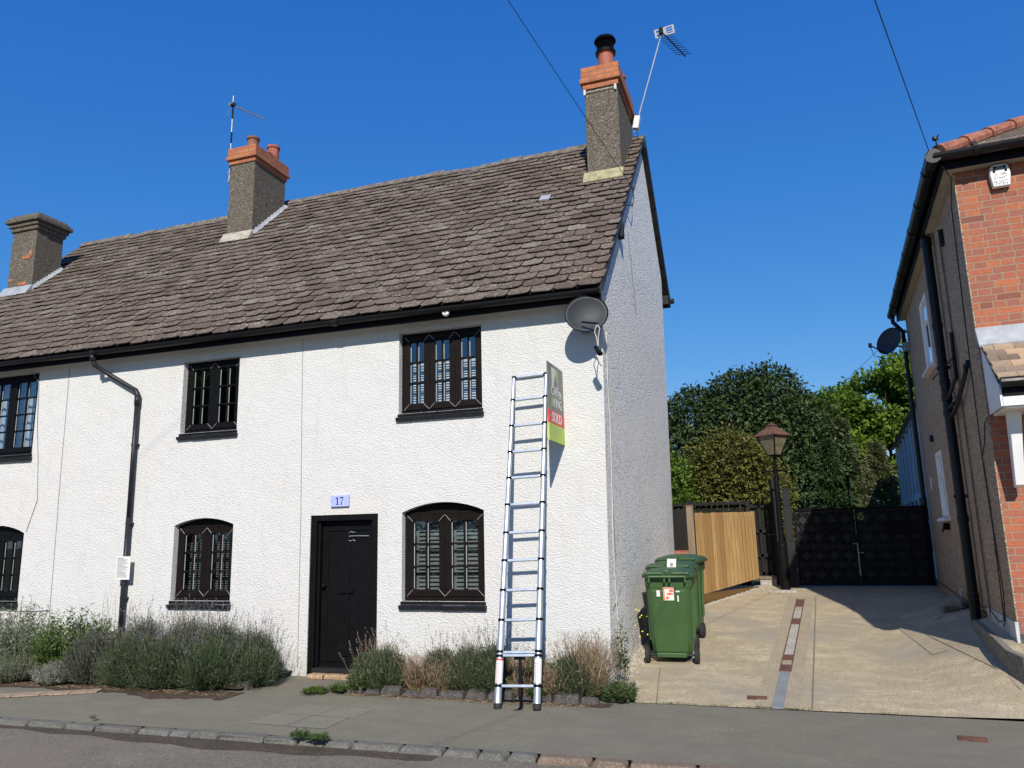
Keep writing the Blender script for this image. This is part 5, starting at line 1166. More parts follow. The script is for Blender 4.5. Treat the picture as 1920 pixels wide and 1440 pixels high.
# ---------------------------------------------------------------- channel and covers in the drive
t = empty('drain_channel', (-.1, 10.8, 0), 'broken rusty drain channel with a grey steel cover running up the driveway', 'drain channel')
def chan(y0, y1, mat, name, lift=.012, w2=.052, w3=.045):
    def cx_(y): return -.178 + (y - 7.95) * .0622
    def hw(y): return w2
    m = MB(); m.hexa([(cx_(y0) - w2, y0, gz(y0) + .002), (cx_(y0) + w2, y0, gz(y0) + .002), (cx_(y1) + w2, y1, gz(y1) + .002), (cx_(y1) - w2, y1, gz(y1) + .002)], [(cx_(y0) - w3 if False else cx_(y0) - w2, y0, gz(y0) + lift), (cx_(y0) + w2, y0, gz(y0) + lift), (cx_(y1) + w2, y1, gz(y1) + lift), (cx_(y1) - w2, y1, gz(y1) + lift)])
    return world_child(m.build(name, mat, t, bevel=.002))
chan(7.975, 9.28, M['steelplate'], 'cover_plate', .022)
for i, (a_, b_, mt) in enumerate(((9.29, 9.62, 'rustred'), (9.64, 9.82, 'blackmatt'), (9.83, 10.1, 'rust'), (10.12, 11.4, 'paleblock'), (11.43, 11.9, 'paleblock'), (11.92, 12.35, 'rustred'), (12.37, 12.95, 'paleblock'), (12.98, 13.3, 'blackmatt'), (13.32, 14.0, 'rustred'))):
    chan(a_, b_, M[mt], 'channel_section', .009 if mt == 'blackmatt' else .014)
m = MB()
for sx in (-1, 1):
    for y0, y1 in ((9.3, 11.6), (11.6, 14.05)):
        c0, c1_ = -.178 + (y0 - 7.95) * .0622 + sx * .058, -.178 + (y1 - 7.95) * .0622 + sx * .058
        m.hexa([(c0 - .006, y0, gz(y0)), (c0 + .006, y0, gz(y0)), (c1_ + .006, y1, gz(y1)), (c1_ - .006, y1, gz(y1))], [(c0 - .006, y0, gz(y0) + .018), (c0 + .006, y0, gz(y0) + .018), (c1_ + .006, y1, gz(y1) + .018), (c1_ - .006, y1, gz(y1) + .018)])
world_child(m.build('edge', M['rust'], t))
def cover(loc, w_, d_, rz, label, tilt):
    t = empty('iron_cover', loc, label, 'access cover', 'small rusty iron covers', rz)
    Mt = Matrix.Rotation(tilt, 4, 'X')
    m = MB(); m.box(-w_, w_, -d_, d_, -.01, .006, Mt); m.build('frame', M['rust'], t, bevel=.002)
    m = MB(); m.box(-w_ + .012, w_ - .012, -d_ + .012, d_ - .012, .0, .009, Mt)
    for i in range(5): m.box(-w_ + .025, w_ - .025, -d_ + .022 + i * (2 * d_ - .05) / 5, -d_ + .022 + i * (2 * d_ - .05) / 5 + .006, .009, .011, Mt)
    m.build('lid', M['rust'], t)
cover((-.365, 8.29, gz(8.29) + .006), .095, .06, 0, 'small rusty iron cover in the pale concrete beside the steel channel cover', math.atan(SL))
cover((1.275, 7.25, .0), .10, .075, rad(-6), 'small rusty iron cover in the dark pavement at the lower right', 0)
t = empty('gully_block', (-.07, 14.72, gz(14.72)), 'row of pale concrete blocks round a gully at the foot of the lamp post', 'gully')
m = MB()
for i in range(5): m.box(-.24 + i * .095, -.15 + i * .095, -.07, .07, 0, .05)
m.build('block', M['paleblock'], t, bevel=.008); m = MB(); m.box(-.05, .08, -.04, .04, .05, .056); m.build('grate', M['galv'], t)
# ---------------------------------------------------------------- aerials
t = empty('tv_aerial', (-9.50, 11.3, 8.45), 'television aerial on an upright mast at the left side of the middle chimney', 'aerial', 'television aerials')
m = MB()
for i in range(7): m.tube([(-.02 + 0 * i, 0, i * .26), (-.02, 0, i * .26 + .26)], .014, 8)
ms = m.build('mast', M['galv'], t)
for i in (1, 3, 5): m = MB(); m.tube([(-.02, 0, i * .26 + .02), (-.02, 0, i * .26 + .26)], .0155, 8); m.build('tape', M['black'], ms)
m = MB(); m.box(-.05, .1, -.02, .02, -.02, .02); m.box(-.05, .1, -.02, .02, .16, .2); m.tube([(.0, -.03, .0), (.06, -.05, .05), (.05, -.05, .12), (.0, -.03, .14)], .006, 5); m.build('bracket', M['galv'], t)
dr = Vector((.86, -.15, -.62 * .9)).normalized() if False else Vector((.80, -.05, -.50)).normalized()
m = MB(); c0 = Vector((-.02, -.02, 1.62)); m.tube([c0 - dr * .12, c0 + dr * .95], .010, 6)
m.tube([(-.10, -.02, 1.60), (.0, -.02, 1.68)], .02, 6); m.tube([(-.15, 0, 1.42), (-.12, 0, 1.52), (-.03, 0, 1.56)], .006, 5); m.build('boom', M['galv'], t)
sd_ = dr.cross(Vector((0, 0, 1))).normalized()
m = MB()
for i in range(15): p = c0 + dr * (.06 + i * .062); L = .16 - i * .005; m.tube([p - sd_ * L, p + sd_ * L], .0032, 4)
m.build('element', M['galv'], t)
m = MB(); p = c0 + dr * .03; m.box(-.05, .05, -.03, .03, -.03, .03, Matrix.Translation(p)); m.build('dipole_box', M['black'], t, bevel=.01)
t = empty('tv_aerial', (-1.80, 12.3, 8.45), 'television aerial on a leaning mast behind the right chimney', 'aerial', 'television aerials')
m = MB(); m.tube([(-.04, 0, .0), (.0, 0, .15), (.53, 0, 1.78)], .014, 8); m.build('mast', M['galv'], t)
m = MB(); m.box(-.08, .02, -.05, .05, .05, .28, Matrix.Rotation(rad(12), 4, 'Y')); m.build('junction_box', M['label'], t, bevel=.008)
m = MB(); m.tube([(-.02, 0, .05), (.02, 0, -.1), (.03, 0, -.3), (.05, .2, -.4)], .006, 5); m.build('cable', M['cableblack'], t)
top = Vector((.53, 0, 1.78)); dr = Vector((.50, -.35, -.95)); L_ = .85; dr.normalize()
m = MB(); m.tube([top + Vector((.02, -.03, -.02)), top + Vector((.02, -.03, -.02)) + dr * L_], .012, 6); bm_ = m.build('boom', M['black'], t)
sd_ = Vector((1, .2, 0)).normalized(); m = MB()
for i in range(10): p = top + Vector((.02, -.03, -.02)) + dr * (.10 + i * .075); m.tube([p - sd_ * .13, p + sd_ * .13], .0055, 4)
m.build('element', M['black'], t)
m = MB()
Mx = Matrix.Translation(top + Vector((.05, 0, .02))) @ Matrix.Rotation(rad(-6), 4, 'Y') @ Matrix.Rotation(rad(30), 4, 'X')
for (a_, b_, c_, d_) in ((-.17, .17, .05, .07), (-.17, .17, -.07, -.05), (-.17, -.14, -.05, .05), (.14, .17, -.05, .05), (-.02, .03, -.05, .05), (-.14, -.02, -.01, .012), (.03, .14, -.03, -.018), (.03, .14, .012, .022)): m.box(a_, b_, -.004, .004, c_, d_, Mx)
m.build('reflector', M['label'], t)
m = MB(); m.box(-.04, .03, -.05, .0, -.03, .09, Matrix.Translation(top)); m.build('clamp', M['black'], t, bevel=.008)
# ---------------------------------------------------------------- overhead wires
def wire(a, b, sag, label, r=.0045):
    a = Vector(a); b = Vector(b); m = MB(); pts = []
    for i in range(25): t_ = i / 24; p = a.lerp(b, t_); p.z -= sag * 4 * t_ * (1 - t_); pts.append(p - b)
    m.tube(pts, r, 5); o = m.build('overhead_wire', M['cableblack']); o.location = b; return tag(o, label, 'wire', 'overhead telephone wires')
wire((-5.2, -3.0, 11.6), (-1.72, 10.95, 6.80), .10, 'overhead wire running down across the right chimney to the gable')
m = MB(); m.tube([(-1.72, 10.95, 6.80), (-1.70, 10.90, 6.62), (-1.70, 10.75, 6.42), (-1.76, 10.4, 6.30), (-1.775, 10.2, 6.1)], .007, 5); m.lathe([(0, -.02), (.02, -.02), (.02, .02), (0, .02)], (-1.715, 10.97, 6.80), 8)
world_child(m.build('wire_tail', M['cableblack'], A))
wire((-2.3, -6.0, 4.9), (1.85, 8.78, 5.64), .0, 'overhead wire running to the eaves corner of the brick house')
wire((2.10, 15.5, 5.0), (1.2, 40.0, 6.9), .1, 'short overhead wire leaving the brick house dish towards the trees')
# small bracket on the house roof corner
tt = MB(); tt.tube([(-.15, -.2, EZ + .18), (-.17, -.22, EZ + .32), (-.13, -.22, EZ + .36)], .008, 6); tt.lathe([(0, 0), (.03, .0), (.03, .03), (0, .03)], (-.17, -.22, EZ + .31), 10); tt.build('wire_bracket', M['greyplastic'], H)
# ================================================================ TREES AND PLANTS
rng = np.random.default_rng(7)
def unit(v): return v / (np.linalg.norm(v, axis=-1, keepdims=True) + 1e-9)
def leafmesh(C, Dv, L, W_, up=None, fold=.25):
    n = len(C); Dv = unit(Dv); r = rng.normal(size=(n, 3)) if up is None else up + rng.normal(size=(n, 3)) * .45
    Sv = unit(np.cross(Dv, r)); Nn = np.cross(Sv, Dv); L = L[:, None]; W_ = W_[:, None]
    V = np.stack([C, C + Dv * L * .45 + Sv * W_ * .5 + Nn * W_ * fold, C + Dv * L, C + Dv * L * .45 - Sv * W_ * .5 + Nn * W_ * fold], 1).reshape(-1, 3)
    i = np.arange(n)[:, None] * 4
    return V, np.concatenate([i, i + 1, i + 2, i + 3], 1)
def blob_leaves(blobs, n, L, W_, droop=.3, shell=.75, gap=0.):
    """leaves through several lumpy ellipsoids (centre, radii)"""
    vol = np.array([b[1][0] * b[1][1] + b[1][0] * b[1][2] for b in blobs]); idx = rng.choice(len(blobs), n, p=vol / vol.sum())
    Cc = np.array([b[0] for b in blobs])[idx]; Rr = np.array([b[1] for b in blobs])[idx]
    d = unit(rng.normal(size=(n, 3))); r = shell + (1 - shell) * rng.random((n, 1)) ** .7
    lump = 1 + .16 * np.sin(d[:, :1] * 7 + idx[:, None] * 3.1) * np.sin(d[:, 1:2] * 8 + idx[:, None]) * np.cos(d[:, 2:] * 6 + idx[:, None] * 1.7)
    r = r * lump; r *= np.where(rng.random((n, 1)) < .05, 1.12, 1.)
    C = Cc + d * Rr * r
    if gap:
        q = np.sin(C[:, 0] * 2.3 + 1.2 * np.sin(C[:, 2] * 1.9)) + np.sin(C[:, 1] * 2.0 + C[:, 2] * 1.3) + np.sin(C[:, 2] * 2.7 + C[:, 0]); keep = q > -1.6 + gap; C = C[keep]; d = d[keep]
    m_ = len(C); Dv = d * .8 + rng.normal(size=(m_, 3)) * .55; Dv[:, 2] -= droop
    return leafmesh(C, Dv, L * rng.uniform(.65, 1.3, m_), W_ * rng.uniform(.7, 1.2, m_), up=unit(d * .7 + np.array([0, 0, .8])))
def branches(root, base, blobs, r0, mat, name='trunk'):
    m = MB(); b = Vector(base)
    zt = max(x[0][2] for x in blobs); c0 = Vector((base[0] + .1, base[1], base[2] + (zt - base[2]) * .35))
    m.tube([b, b.lerp(c0, .5) + Vector((.05, 0, 0)), c0], [r0, r0 * .8, r0 * .6], 9)
    for i, x in enumerate(blobs):
        e = Vector(x[0]); mid = c0.lerp(e, .5) + Vector((random.uniform(-.3, .3), random.uniform(-.3, .3), -.1))
        m.tube([c0, mid, e + Vector((0, 0, x[1][2] * .3))], [r0 * .42, r0 * .25, r0 * .08], 6)
        for k_ in range(3):
            q = e + Vector((random.uniform(-1, 1) * x[1][0] * .8, random.uniform(-1, 1) * x[1][1] * .8, random.uniform(-.3, .9) * x[1][2]))
            m.tube([mid, mid.lerp(q, .6) + Vector((0, 0, .1)), q], [r0 * .2, r0 * .12, r0 * .03], 5)
    return world_child(m.build(name, mat, root))
def tree(name, base, blobs, n, L, W_, mat, label, cat='tree', r0=.16, bark=None, **kw):
    t = empty(name, base, label, cat)
    branches(t, base, blobs, r0, bark or M['bark'])
    V, F_ = blob_leaves(blobs, n, L, W_, **kw); world_child(npmesh('crown', V, F_, mat, t)); return t
G = .6
tree('evergreen_tree', (-1.6, 27, G), [((-2.1, 27, 4.5), (2.0, 1.8, 2.0)), ((-.5, 27, 5.0), (2.0, 1.9, 2.1)), ((.7, 26.6, 4.2), (1.6, 1.6, 1.9)), ((-3.4, 27, 3.6), (1.5, 1.5, 1.9)), ((.2, 26, 3.2), (2.2, 1.5, 2.2)), ((-1.6, 26, 3.2), (2.0, 1.5, 2.0)), ((.9, 26.2, 2.6), (1.1, 1.1, 1.7)), ((-1.1, 27, 5.8), (1.1, 1.1, 1.2)), ((.1, 26.8, 5.9), (1.0, 1, 1.1)), ((-2.5, 27, 5.5), (1.0, 1, 1.1))],
     56000, .17, .075, M['laurel'], 'big dark evergreen tree between the gable and the lamp post', r0=.25, droop=.5, shell=.6)
tree('broadleaf_tree', (4.6, 36, G), [((2.4, 36, 6.2), (1.5, 1.5, 1.4)), ((4.3, 36, 6.6), (1.8, 1.6, 1.6)), ((6.3, 36, 7.6), (2.0, 1.6, 1.8)), ((3.2, 35.5, 4.6), (1.6, 1.3, 1.1)), ((5.4, 35.5, 5.2), (1.5, 1.4, 1.0)), ((4.6, 35, 3.6), (1.6, 1.2, .9)), ((7.4, 36, 5.6), (1.4, 1.3, 1.3)), ((1.5, 35.5, 5.2), (1.3, 1.2, 1.2)), ((2.0, 35.5, 4.0), (1.3, 1.2, 1.2)), ((6.2, 35.5, 3.3), (1.4, 1.2, .9)), ((2.4, 35.4, 3.3), (1.3, 1., 1.0))],
     62000, .22, .16, M['maple'], 'tall light green broadleaf tree with gaps of sky beside the brick house', r0=.28, droop=.2, shell=.4, gap=.75)
tree('bronze_shrub', (-1.1, 19.5, G), [((-1.2, 19.5, 2.6), (1.15, .9, 1.5)), ((-.3, 19.6, 2.2), (.7, .7, 1.3)), ((-1.0, 19.3, 3.25), (.75, .7, .8)), ((-1.9, 19.5, 2.2), (.6, .6, 1.1))],
     17000, .11, .05, M['photinia'], 'rounded bronze and olive shrub behind the black fence', 'shrub', r0=.09, shell=.6)
tree('bright_shrub', (-2.6, 19, G), [((-2.6, 19, 2.6), (.75, .7, 1.0)), ((-2.3, 18.9, 2.0), (.6, .6, .8)), ((-2.9, 19.1, 3.0), (.6, .6, .7))],
     8000, .12, .055, M['brightleaf'], 'bright yellow-green shrub against the back of the gable', 'shrub', r0=.06, shell=.5)
def conifer(base, h, r, n, mat, label, L=.16):
    t = empty('conifer', base, label, 'conifer', 'conifers behind the gates'); m = MB(); m.tube([base, (base[0], base[1], base[2] + h)], [.09, .015], 7)
    world_child(m.build('trunk', M['bark'], t))
    u = rng.random(n) ** .8; a = rng.random(n) * 6.283; nb = 26; br_ = np.floor(rng.random(n) * nb) / nb; zz = br_ * h * .98; k2 = rng.integers(0, 7, n); a = k2 * .9 + br_ * 40 + rng.normal(size=n) * .16
    rad_ = r * (1 - br_ ** 1.2) * (.75 + .35 * np.sin(br_ * 90 + k2)) * rng.random(n) ** .45 + .05
    C = np.stack([base[0] + np.cos(a) * rad_, base[1] + np.sin(a) * rad_, base[2] + zz - rad_ * .25 + rng.normal(size=n) * .05 + .2], 1)
    Dv = np.stack([np.cos(a), np.sin(a), -.25 + rng.normal(size=n) * .3], 1) + rng.normal(size=(n, 3)) * .4
    V, F_ = leafmesh(C, Dv, L * rng.uniform(.6, 1.3, n), .035 * rng.uniform(.7, 1.3, n)); world_child(npmesh('crown', V, F_, mat, t))
conifer((1.35, 22.5, G), 3.3, 1.0, 14000, M['conifer'], 'dark green layered conifer behind the left gate leaf')
conifer((2.0, 26.5, G), 4.4, 1.5, 14000, M['conifer2'], 'olive sparse conifer behind the gates, below the broadleaf tree', .18)
conifer((3.1, 27.5, G), 3.7, 1.4, 12000, M['conifer2'], 'lower olive conifer beside the glazed extension', .18)
tree('hedge', (1.6, 31, G), [((-3, 31, 1.6), (3, 1, 1.4)), ((1.5, 31, 1.6), (3, 1, 1.5)), ((5.5, 31, 1.5), (3, 1, 1.3)), ((-7, 31, 2), (3, 1, 1.8)), ((9, 31, 2), (3, 1, 1.8))], 14000, .2, .1, M['laurel'], 'dark hedge closing the garden far behind the gates', 'hedge', r0=.1)
# unseen tree and hedge added across the road to darken the pane reflections
tree('broadleaf_tree', (-21, -9, -.1), [((-21, -9, 6.0), (3.2, 2.2, 2.6)), ((-18.6, -9, 5.2), (2.2, 2, 2.2)), ((-23.6, -9, 5.4), (2.2, 2, 2.2)), ((-21, -9, 8.6), (2.2, 2, 1.8))], 9000, .4, .26, M['maple'], 'broad green tree added across the road, mirrored in the upper left cottage window', r0=.3)
tree('hedge', (-12, -10, -.1), [((-26 + 3.6 * i, -10, 1.0), (2.4, .9, 1.5)) for i in range(9)], 14000, .22, .13, M['laurel'], 'long dark hedge added across the road, mirrored in the arched cottage windows', 'hedge', r0=.08)
# ---- stems and blades
def strips(P0, P1, w_, bend=.15):
    n = len(P0); d = P1 - P0; Ln = np.linalg.norm(d, axis=1, keepdims=True); Pm = P0 + d * .55 + rng.normal(size=(n, 3)) * Ln * bend * .5; Pm[:, 2] += Ln[:, 0] * bend * .6
    s_ = unit(np.cross(unit(d), rng.normal(size=(n, 3)))); w_ = np.broadcast_to(np.asarray(w_), (n,))[:, None]
    V = np.stack([P0 - s_ * w_, P0 + s_ * w_, Pm + s_ * w_ * .9, Pm - s_ * w_ * .9, P1 + s_ * w_ * .35, P1 - s_ * w_ * .35], 1).reshape(-1, 3)
    i = np.arange(n)[:, None] * 6
    return V, np.concatenate([np.concatenate([i, i + 1, i + 2, i + 3], 1), np.concatenate([i + 3, i + 2, i + 4, i + 5], 1)])
def join(parts):
    Vs, Fs, o = [], [], 0
    for V, F_ in parts: Vs.append(V); Fs.append(F_ + o); o += len(V)
    return np.concatenate(Vs), np.concatenate(Fs)
def wallclip(P):
    P[:, 1] = np.minimum(P[:, 1], D - .015); P[:, 2] = np.maximum(P[:, 2], .02); return P
def mound(c, rx, ry, h, n):
    a = rng.random(n) * 6.283; u = np.sqrt(rng.random(n)); q = u * (1 + .12 * np.sin(a * 3 + c[0] * 9) + .08 * np.sin(a * 7 + c[0] * 5))
    x = np.cos(a) * q * rx; y = np.sin(a) * q * ry
    z = h * np.clip(1 - u ** 2.6, 0, 1) ** .6 * (.85 + .25 * rng.random(n))
    return np.stack([c[0] + x, c[1] + y, c[2] + z], 1), a, u
def lavender(c, rx, ry, h, label, fol='lav', fl='lavflower', nf=150, fh=.22, dens=1.0, name='lavender_bush', group='lavender bushes along the cottage wall'):
    t = empty(name, c, label, 'lavender', group); n = int(1500 * dens * (rx * ry / .16) ** .5)
    T_, a, u = mound(c, rx, ry, h, n)
    B_ = np.array(c)[None] + np.stack([np.cos(a) * u * rx * .45, np.sin(a) * u * ry * .45, np.zeros(n)], 1)
    parts = [strips(B_, wallclip(T_.copy()), .0028)]
    k_ = 7; tt_ = rng.uniform(.45, 1.06, (n, k_, 1)); C = (B_[:, None] + (T_ - B_)[:, None] * tt_).reshape(-1, 3) + rng.normal(size=(n * k_, 3)) * .012
    Dv = np.repeat(unit(T_ - B_ + np.array([0, 0, .15])), k_, 0) + rng.normal(size=(n * k_, 3)) * .5
    parts.append(leafmesh(wallclip(C), Dv, rng.uniform(.022, .05, n * k_), rng.uniform(.004, .008, n * k_)))
    V, F_ = join(parts); V = wallclip(V); world_child(npmesh('foliage', V, F_, M[fol], t))
    nf = int(nf); T2, a2, u2 = mound(c, rx * .95, ry * .95, h, nf); up = np.stack([np.cos(a2) * u2 * .45, np.sin(a2) * u2 * .45 - .05, np.ones(nf)], 1) + rng.normal(size=(nf, 3)) * .13; up = unit(up)
    L = fh * rng.uniform(.45, 1.25, (nf, 1)); E_ = wallclip(T2 + up * L)
    V, F_ = strips(T2 - up * .1, E_, .0016, .06); world_child(npmesh('stems', wallclip(V), F_, M['stem' if fl == 'lavflower' else 'dry'], t))
    k_ = 11; tt_ = rng.uniform(-.045, .02, (nf, k_, 1)); C = (E_[:, None] + up[:, None] * tt_).reshape(-1, 3) + rng.normal(size=(nf * k_, 3)) * .0028
    Dv = np.repeat(up, k_, 0) + rng.normal(size=(nf * k_, 3)) * .55
    V, F_ = leafmesh(wallclip(C), Dv, rng.uniform(.009, .017, nf * k_), rng.uniform(.005, .008, nf * k_)); world_child(npmesh('flower_spikes', wallclip(V), F_, M[fl], t))
Lw = [(-8.05, 7.62, .36, .36, .52, 'left-most lavender bush of the long row, beside the silver plant', 'lavgrey', 60), (-7.62, 7.95, .42, .36, .66, 'grey lavender bush round the foot of the drainpipe', 'lavgrey', 90),
      (-7.35, 7.55, .42, .38, .50, 'low green lavender bush at the pavement in front of the drainpipe', 'lav', 60), (-7.0, 8.0, .42, .38, .66, 'lavender bush under the left end of the arched left window', 'lavgrey', 130),
      (-6.85, 7.55, .42, .38, .48, 'low lavender bush at the pavement below the arched left window', 'lav', 70), (-6.55, 8.05, .40, .36, .60, 'flowering lavender bush against the wall right of the arched left window', 'lav', 150),
      (-6.30, 7.62, .42, .38, .44, 'low dark lavender bush spilling on the pavement left of the doorstep', 'lav', 70), (-6.10, 8.1, .34, .32, .52, 'lavender bush beside the left jamb of the black door', 'lav', 110),
      (-5.88, 7.85, .30, .30, .36, 'small round lavender bush nearest the doorstep on its left', 'lav', 50)]
for x_, y_, rx, ry, h, lb, fo, nf in Lw: lavender((x_, y_, .03), rx, ry, h, lb, fo, 'lavflower', nf * 1.3, .24)
Rw = [(-4.48, 8.02, .22, .24, .34, 'thin lavender bush just right of the black door', 'lav', 'dryflower', 50, .22), (-4.22, 7.93, .24, .24, .40, 'round green lavender bush below the arched right window', 'lav', 'dryflower', 60, .24),
      (-3.66, 8.12, .24, .22, .38, 'lavender bush against the wall below the middle of the arched right window', 'lav', 'dryflower', 60, .22), (-3.30, 8.05, .26, .24, .42, 'lavender bush under the right end of the arched right window', 'lav', 'dryflower', 60, .22), (-2.98, 7.98, .28, .28, .46, 'green lavender bush directly left of the ladder', 'lav', 'lavflower', 90, .26),
      (-2.58, 8.1, .24, .22, .34, 'lavender bush behind the ladder feet', 'lav', 'dryflower', 30, .18), (-2.16, 8.02, .30, .26, .36, 'half dead lavender bush right of the ladder', 'lav', 'dryflower', 70, .24)]
for x_, y_, rx, ry, h, lb, fo, fl, nf, fh in Rw: lavender((x_, y_, .03), rx, ry, h, lb, fo, fl, nf, fh, 1.0)
def drygrass(c, r, h, n, label, mat='dry', seeds=0):
    t = empty('dry_plant', c, label, 'dried plant', 'dried brown plants in the bed')
    a = rng.random(n) * 6.283; q = np.sqrt(rng.random(n)); B_ = np.array(c) + np.stack([np.cos(a) * q * r * .5, np.sin(a) * q * r * .5, np.zeros(n)], 1)
    hh = h * rng.uniform(.25, 1.1, n); T_ = B_ + np.stack([np.cos(a) * r * rng.uniform(-.3, 1, n), np.sin(a) * r * rng.uniform(-.3, 1, n), hh], 1)
    V, F_ = strips(B_, wallclip(T_), rng.uniform(.0015, .0038, n), .3); world_child(npmesh('dry_blades', wallclip(V), F_, M[mat], t))
    if seeds:
        E_ = np.repeat(T_[:seeds], 6, 0) + rng.normal(size=(seeds * 6, 3)) * .008; V, F_ = leafmesh(wallclip(E_), rng.normal(size=(seeds * 6, 3)) * .4 + np.array([0, 0, 1.]), rng.uniform(.01, .02, seeds * 6), np.full(seeds * 6, .006)); world_child(npmesh('seed_heads', wallclip(V), F_, M['dryflower'], t))
for c, r, h, n, lb in (((-3.88, 8.05, .03), .24, .34, 700, 'brown dried plant between the round bushes below the right window'), ((-3.62, 8.0, .03), .20, .30, 500, 'dried straw clump under the middle of the arched right window'), ((-4.36, 8.2, .03), .15, .42, 160, 'wispy dried stems at the right jamb of the black door'),
                       ((-2.30, 7.93, .03), .2, .28, 600, 'low dried clump at the stone edging right of the ladder foot'), ((-2.02, 8.15, .03), .28, .56, 900, 'tall brown dried plant right of the ladder near the corner'), ((-2.66, 7.98, .03), .2, .36, 700, 'dried straw showing between the ladder rails')):
    drygrass(c, r, h, n, lb, seeds=120)
def leafy(name, c, r, h, ns, mat, label, cat, Ll=.08, Lw_=.018, k_=14, spread=.35, group=None, tipl=None, z0=.1):
    t = empty(name, c, label, cat, group); a = rng.random(ns) * 6.283; q = np.sqrt(rng.random(ns)); B_ = np.array(c) + np.stack([np.cos(a) * q * r * (1 - spread), np.sin(a) * q * r * (1 - spread), np.zeros(ns)], 1)
    T_ = wallclip(np.array(c) + np.stack([np.cos(a) * q * r, np.sin(a) * q * r, h * (1 - .35 * q ** 2) * rng.uniform(.75, 1.1, ns)], 1))
    V, F_ = strips(B_, T_, .003, .08); world_child(npmesh('stems', wallclip(V), F_, M['stem'], t))
    tt_ = rng.uniform(z0, 1.0, (ns, k_, 1)); C = (B_[:, None] + (T_ - B_)[:, None] * tt_).reshape(-1, 3); n = len(C); aa = rng.random(n) * 6.283
    Dv = np.stack([np.cos(aa), np.sin(aa), .55 + rng.normal(size=n) * .3], 1); sc = np.repeat(1.15 - .6 * tt_.reshape(-1), 1)
    V, F_ = leafmesh(wallclip(C), Dv, Ll * sc * rng.uniform(.7, 1.2, n), Lw_ * sc * rng.uniform(.8, 1.2, n), up=np.array([0, 0, 1.])); world_child(npmesh('leaves', wallclip(V), F_, M[mat], t))
    return t
leafy('leafy_perennial', (-8.72, 7.95, .03), .52, .80, 150, 'green', 'bright green leafy perennial left of the drainpipe', 'plant', .13, .028, 22)
leafy('grey_green_perennial', (-9.55, 7.9, .03), .42, .92, 120, 'sage', 'tall grey-green plant with pale tips left of the bright green perennial', 'plant', .10, .022, 22)
leafy('grey_green_perennial', (-10.2, 7.9, .03), .42, .88, 120, 'sage', 'tall grey-green plant at the left edge in front of the arched dark window', 'plant', .10, .022, 22)
leafy('grey_green_perennial', (-9.2, 7.75, .03), .34, .70, 80, 'sage', 'shorter grey-green plant in front of the two tall ones', 'plant', .06, .014, 24)
leafy('silver_plant', (-8.42, 7.42, .03), .30, .24, 260, 'silverleaf', 'low silvery white plant at the pavement edge', 'plant', .03, .006, 26)
leafy('silver_plant', (-9.15, 7.45, .03), .34, .30, 260, 'sage', 'low grey plant at the far left pavement edge', 'plant', .03, .007, 24)
leafy('small_vine', (-5.98, 7.88, .25), .17, .17, 30, 'green', 'light green broad leaved shoot in the lavender beside the doorstep', 'plant', .07, .06, 8)
leafy('verbena', (-8.35, 8.1, .03), .10, 1.25, 7, 'lavgrey', 'thin tall purple topped stems beside the drainpipe', 'plant', .03, .006, 8, .1)
leafy('green_weed', (-1.66, 7.98, .01), .21, .20, 130, 'weed', 'dark green weed tuft at the corner where pavement meets drive', 'weed', .05, .016, 14)
leafy('green_weed', (-4.70, 7.78, .0), .16, .10, 60, 'green', 'flat green weed on the pavement right of the doorstep', 'weed', .06, .012, 12)
leafy('green_weed', (-4.95, 7.66, .0), .17, .06, 60, 'green', 'flat green weed spreading on the pavement before the doorstep', 'weed', .06, .012, 12)
leafy('green_weed', (-4.52, 7.8, .02), .13, .24, 70, 'weed', 'upright green weed at the left end of the right stone edging', 'weed', .05, .016, 12)
leafy('green_weed', (-2.45, 7.85, .02), .15, .16, 70, 'weed', 'green weed by the right foot of the ladder', 'weed', .04, .018, 12)
leafy('green_weed', (-3.80, 5.93, .0), .12, .06, 50, 'weed', 'green weed growing over the middle of the kerb', 'weed', .04, .012, 12)
leafy('green_weed', (-3.98, 5.93, .0), .08, .09, 28, 'weed', 'tufted green weed at the left of the kerb growth', 'weed', .04, .012, 12)
leafy('green_weed', (-6.35, 6.05, .0), .04, .07, 8, 'weed', 'tiny dark weed sprouting from the left part of the kerb', 'weed', .03, .008, 8)
leafy('wall_weed', (-1.74, 9.15, .10), .09, .62, 9, 'weed', 'spindly weed climbing the foot of the gable', 'weed', .06, .035, 7, .2, z0=.2)
t = leafy('ragwort', (-1.72, 9.75, .15), .09, .62, 14, 'weed', 'yellow flowered weed between the gable and the nearest bin', 'weed', .06, .02, 14, .3)
rr = random.Random(2); m = MB()
for i in range(9):
    c_ = Vector((-1.70 + rr.uniform(-.08, .06), 9.65 + rr.uniform(-.1, .1), .15 + rr.uniform(.25, .68)))
    m.lathe([(0, .005), (.009, .003), (.010, 0), (0, -.005)], c_, 7, Matrix.Rotation(rad(60), 4, 'X'))
world_child(m.build('flower', M['yellow'], t))
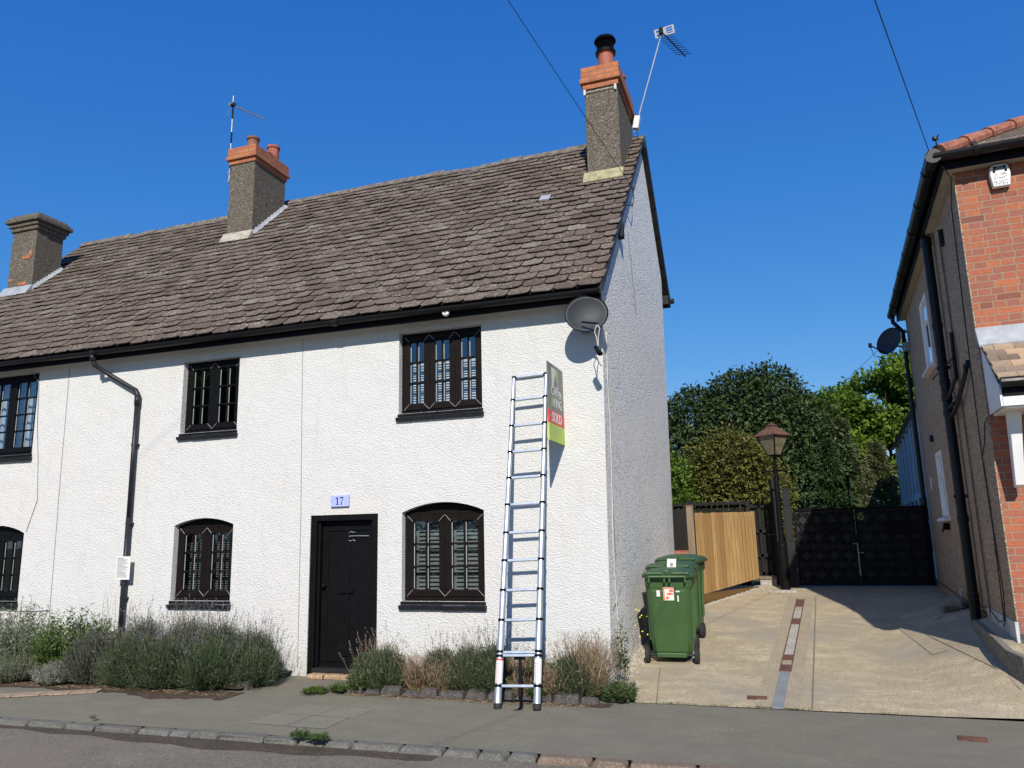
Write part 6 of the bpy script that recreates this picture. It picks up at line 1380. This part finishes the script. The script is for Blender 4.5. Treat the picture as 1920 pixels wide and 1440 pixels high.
# thin moss and grass along the joint of pavement and drive
n = 260; cx_ = rng.choice([-1.0, -.72, -.35, .0, .75, -1.2], n) + rng.normal(size=n) * .09; B_ = np.stack([cx_, 7.975 + rng.normal(size=n) * .008, np.full(n, .003)], 1); V, F_ = strips(B_, B_ + np.stack([rng.normal(size=n) * .012, rng.normal(size=n) * .008, rng.uniform(.008, .025, n)], 1), .002)
tag(npmesh('joint_grass', V, F_, M['weed']), 'thin line of grass in the joint between pavement and drive', 'grass', kind='stuff')
n = 1800; B_ = np.stack([rng.choice([rng.uniform(-9, -5.9), 0], 1)[0] * 0 + np.where(rng.random(n) < .55, rng.uniform(-9.0, -5.9, n), rng.uniform(-4.6, -1.9, n)), np.zeros(n), np.full(n, .004)], 1)
B_[:, 1] = np.where(B_[:, 0] < -5, 7.28 + np.abs(rng.normal(size=n)) * .12, 7.70 + rng.normal(size=n) * .05); dd_ = rng.normal(size=(n, 3)) * np.array([.03, .03, .004]); E_ = B_ + dd_; E_[:, 2] = np.abs(E_[:, 2]) + .004
V, F_ = strips(B_, E_, .0025, .05); V[:, 2] = np.maximum(V[:, 2], .002); tag(npmesh('leaf_litter', V, F_, M['dry']), 'dry litter of stems lying along the front of the beds', 'litter', kind='stuff')
# stone edging of the beds
def edging(x0, x1, yf, label, seed):
    rr = random.Random(seed); m = MB(); x_ = x0
    while x_ < x1:
        L = rr.uniform(.17, .30); h = rr.uniform(.045, .095); y0 = yf(x_) + rr.uniform(-.02, .02); j = [rr.uniform(0, .035) for _ in range(4)]
        m.hexa([(x_, y0, 0), (x_ + L - .01, y0 + rr.uniform(-.01, .01), 0), (x_ + L - .01, y0 + .12, 0), (x_, y0 + .12, 0)],
               [(x_ + j[0], y0 + .015, h - j[1]), (x_ + L - .01 - j[2], y0 + .015, h - j[3]), (x_ + L - .03, y0 + .10, h), (x_ + .02, y0 + .10, h)])
        x_ += L
    return tag(m.build('stone_edging', M['edgestone'], bevel=.014), label, 'edging', 'dark stone bed edgings')
edging(-4.62, -1.98, lambda x_: 7.74, 'dark stone edging in front of the right flower bed behind the ladder feet', 3)
edging(-6.55, -5.85, lambda x_: 7.62, 'short dark stone edging left of the doorstep', 4)
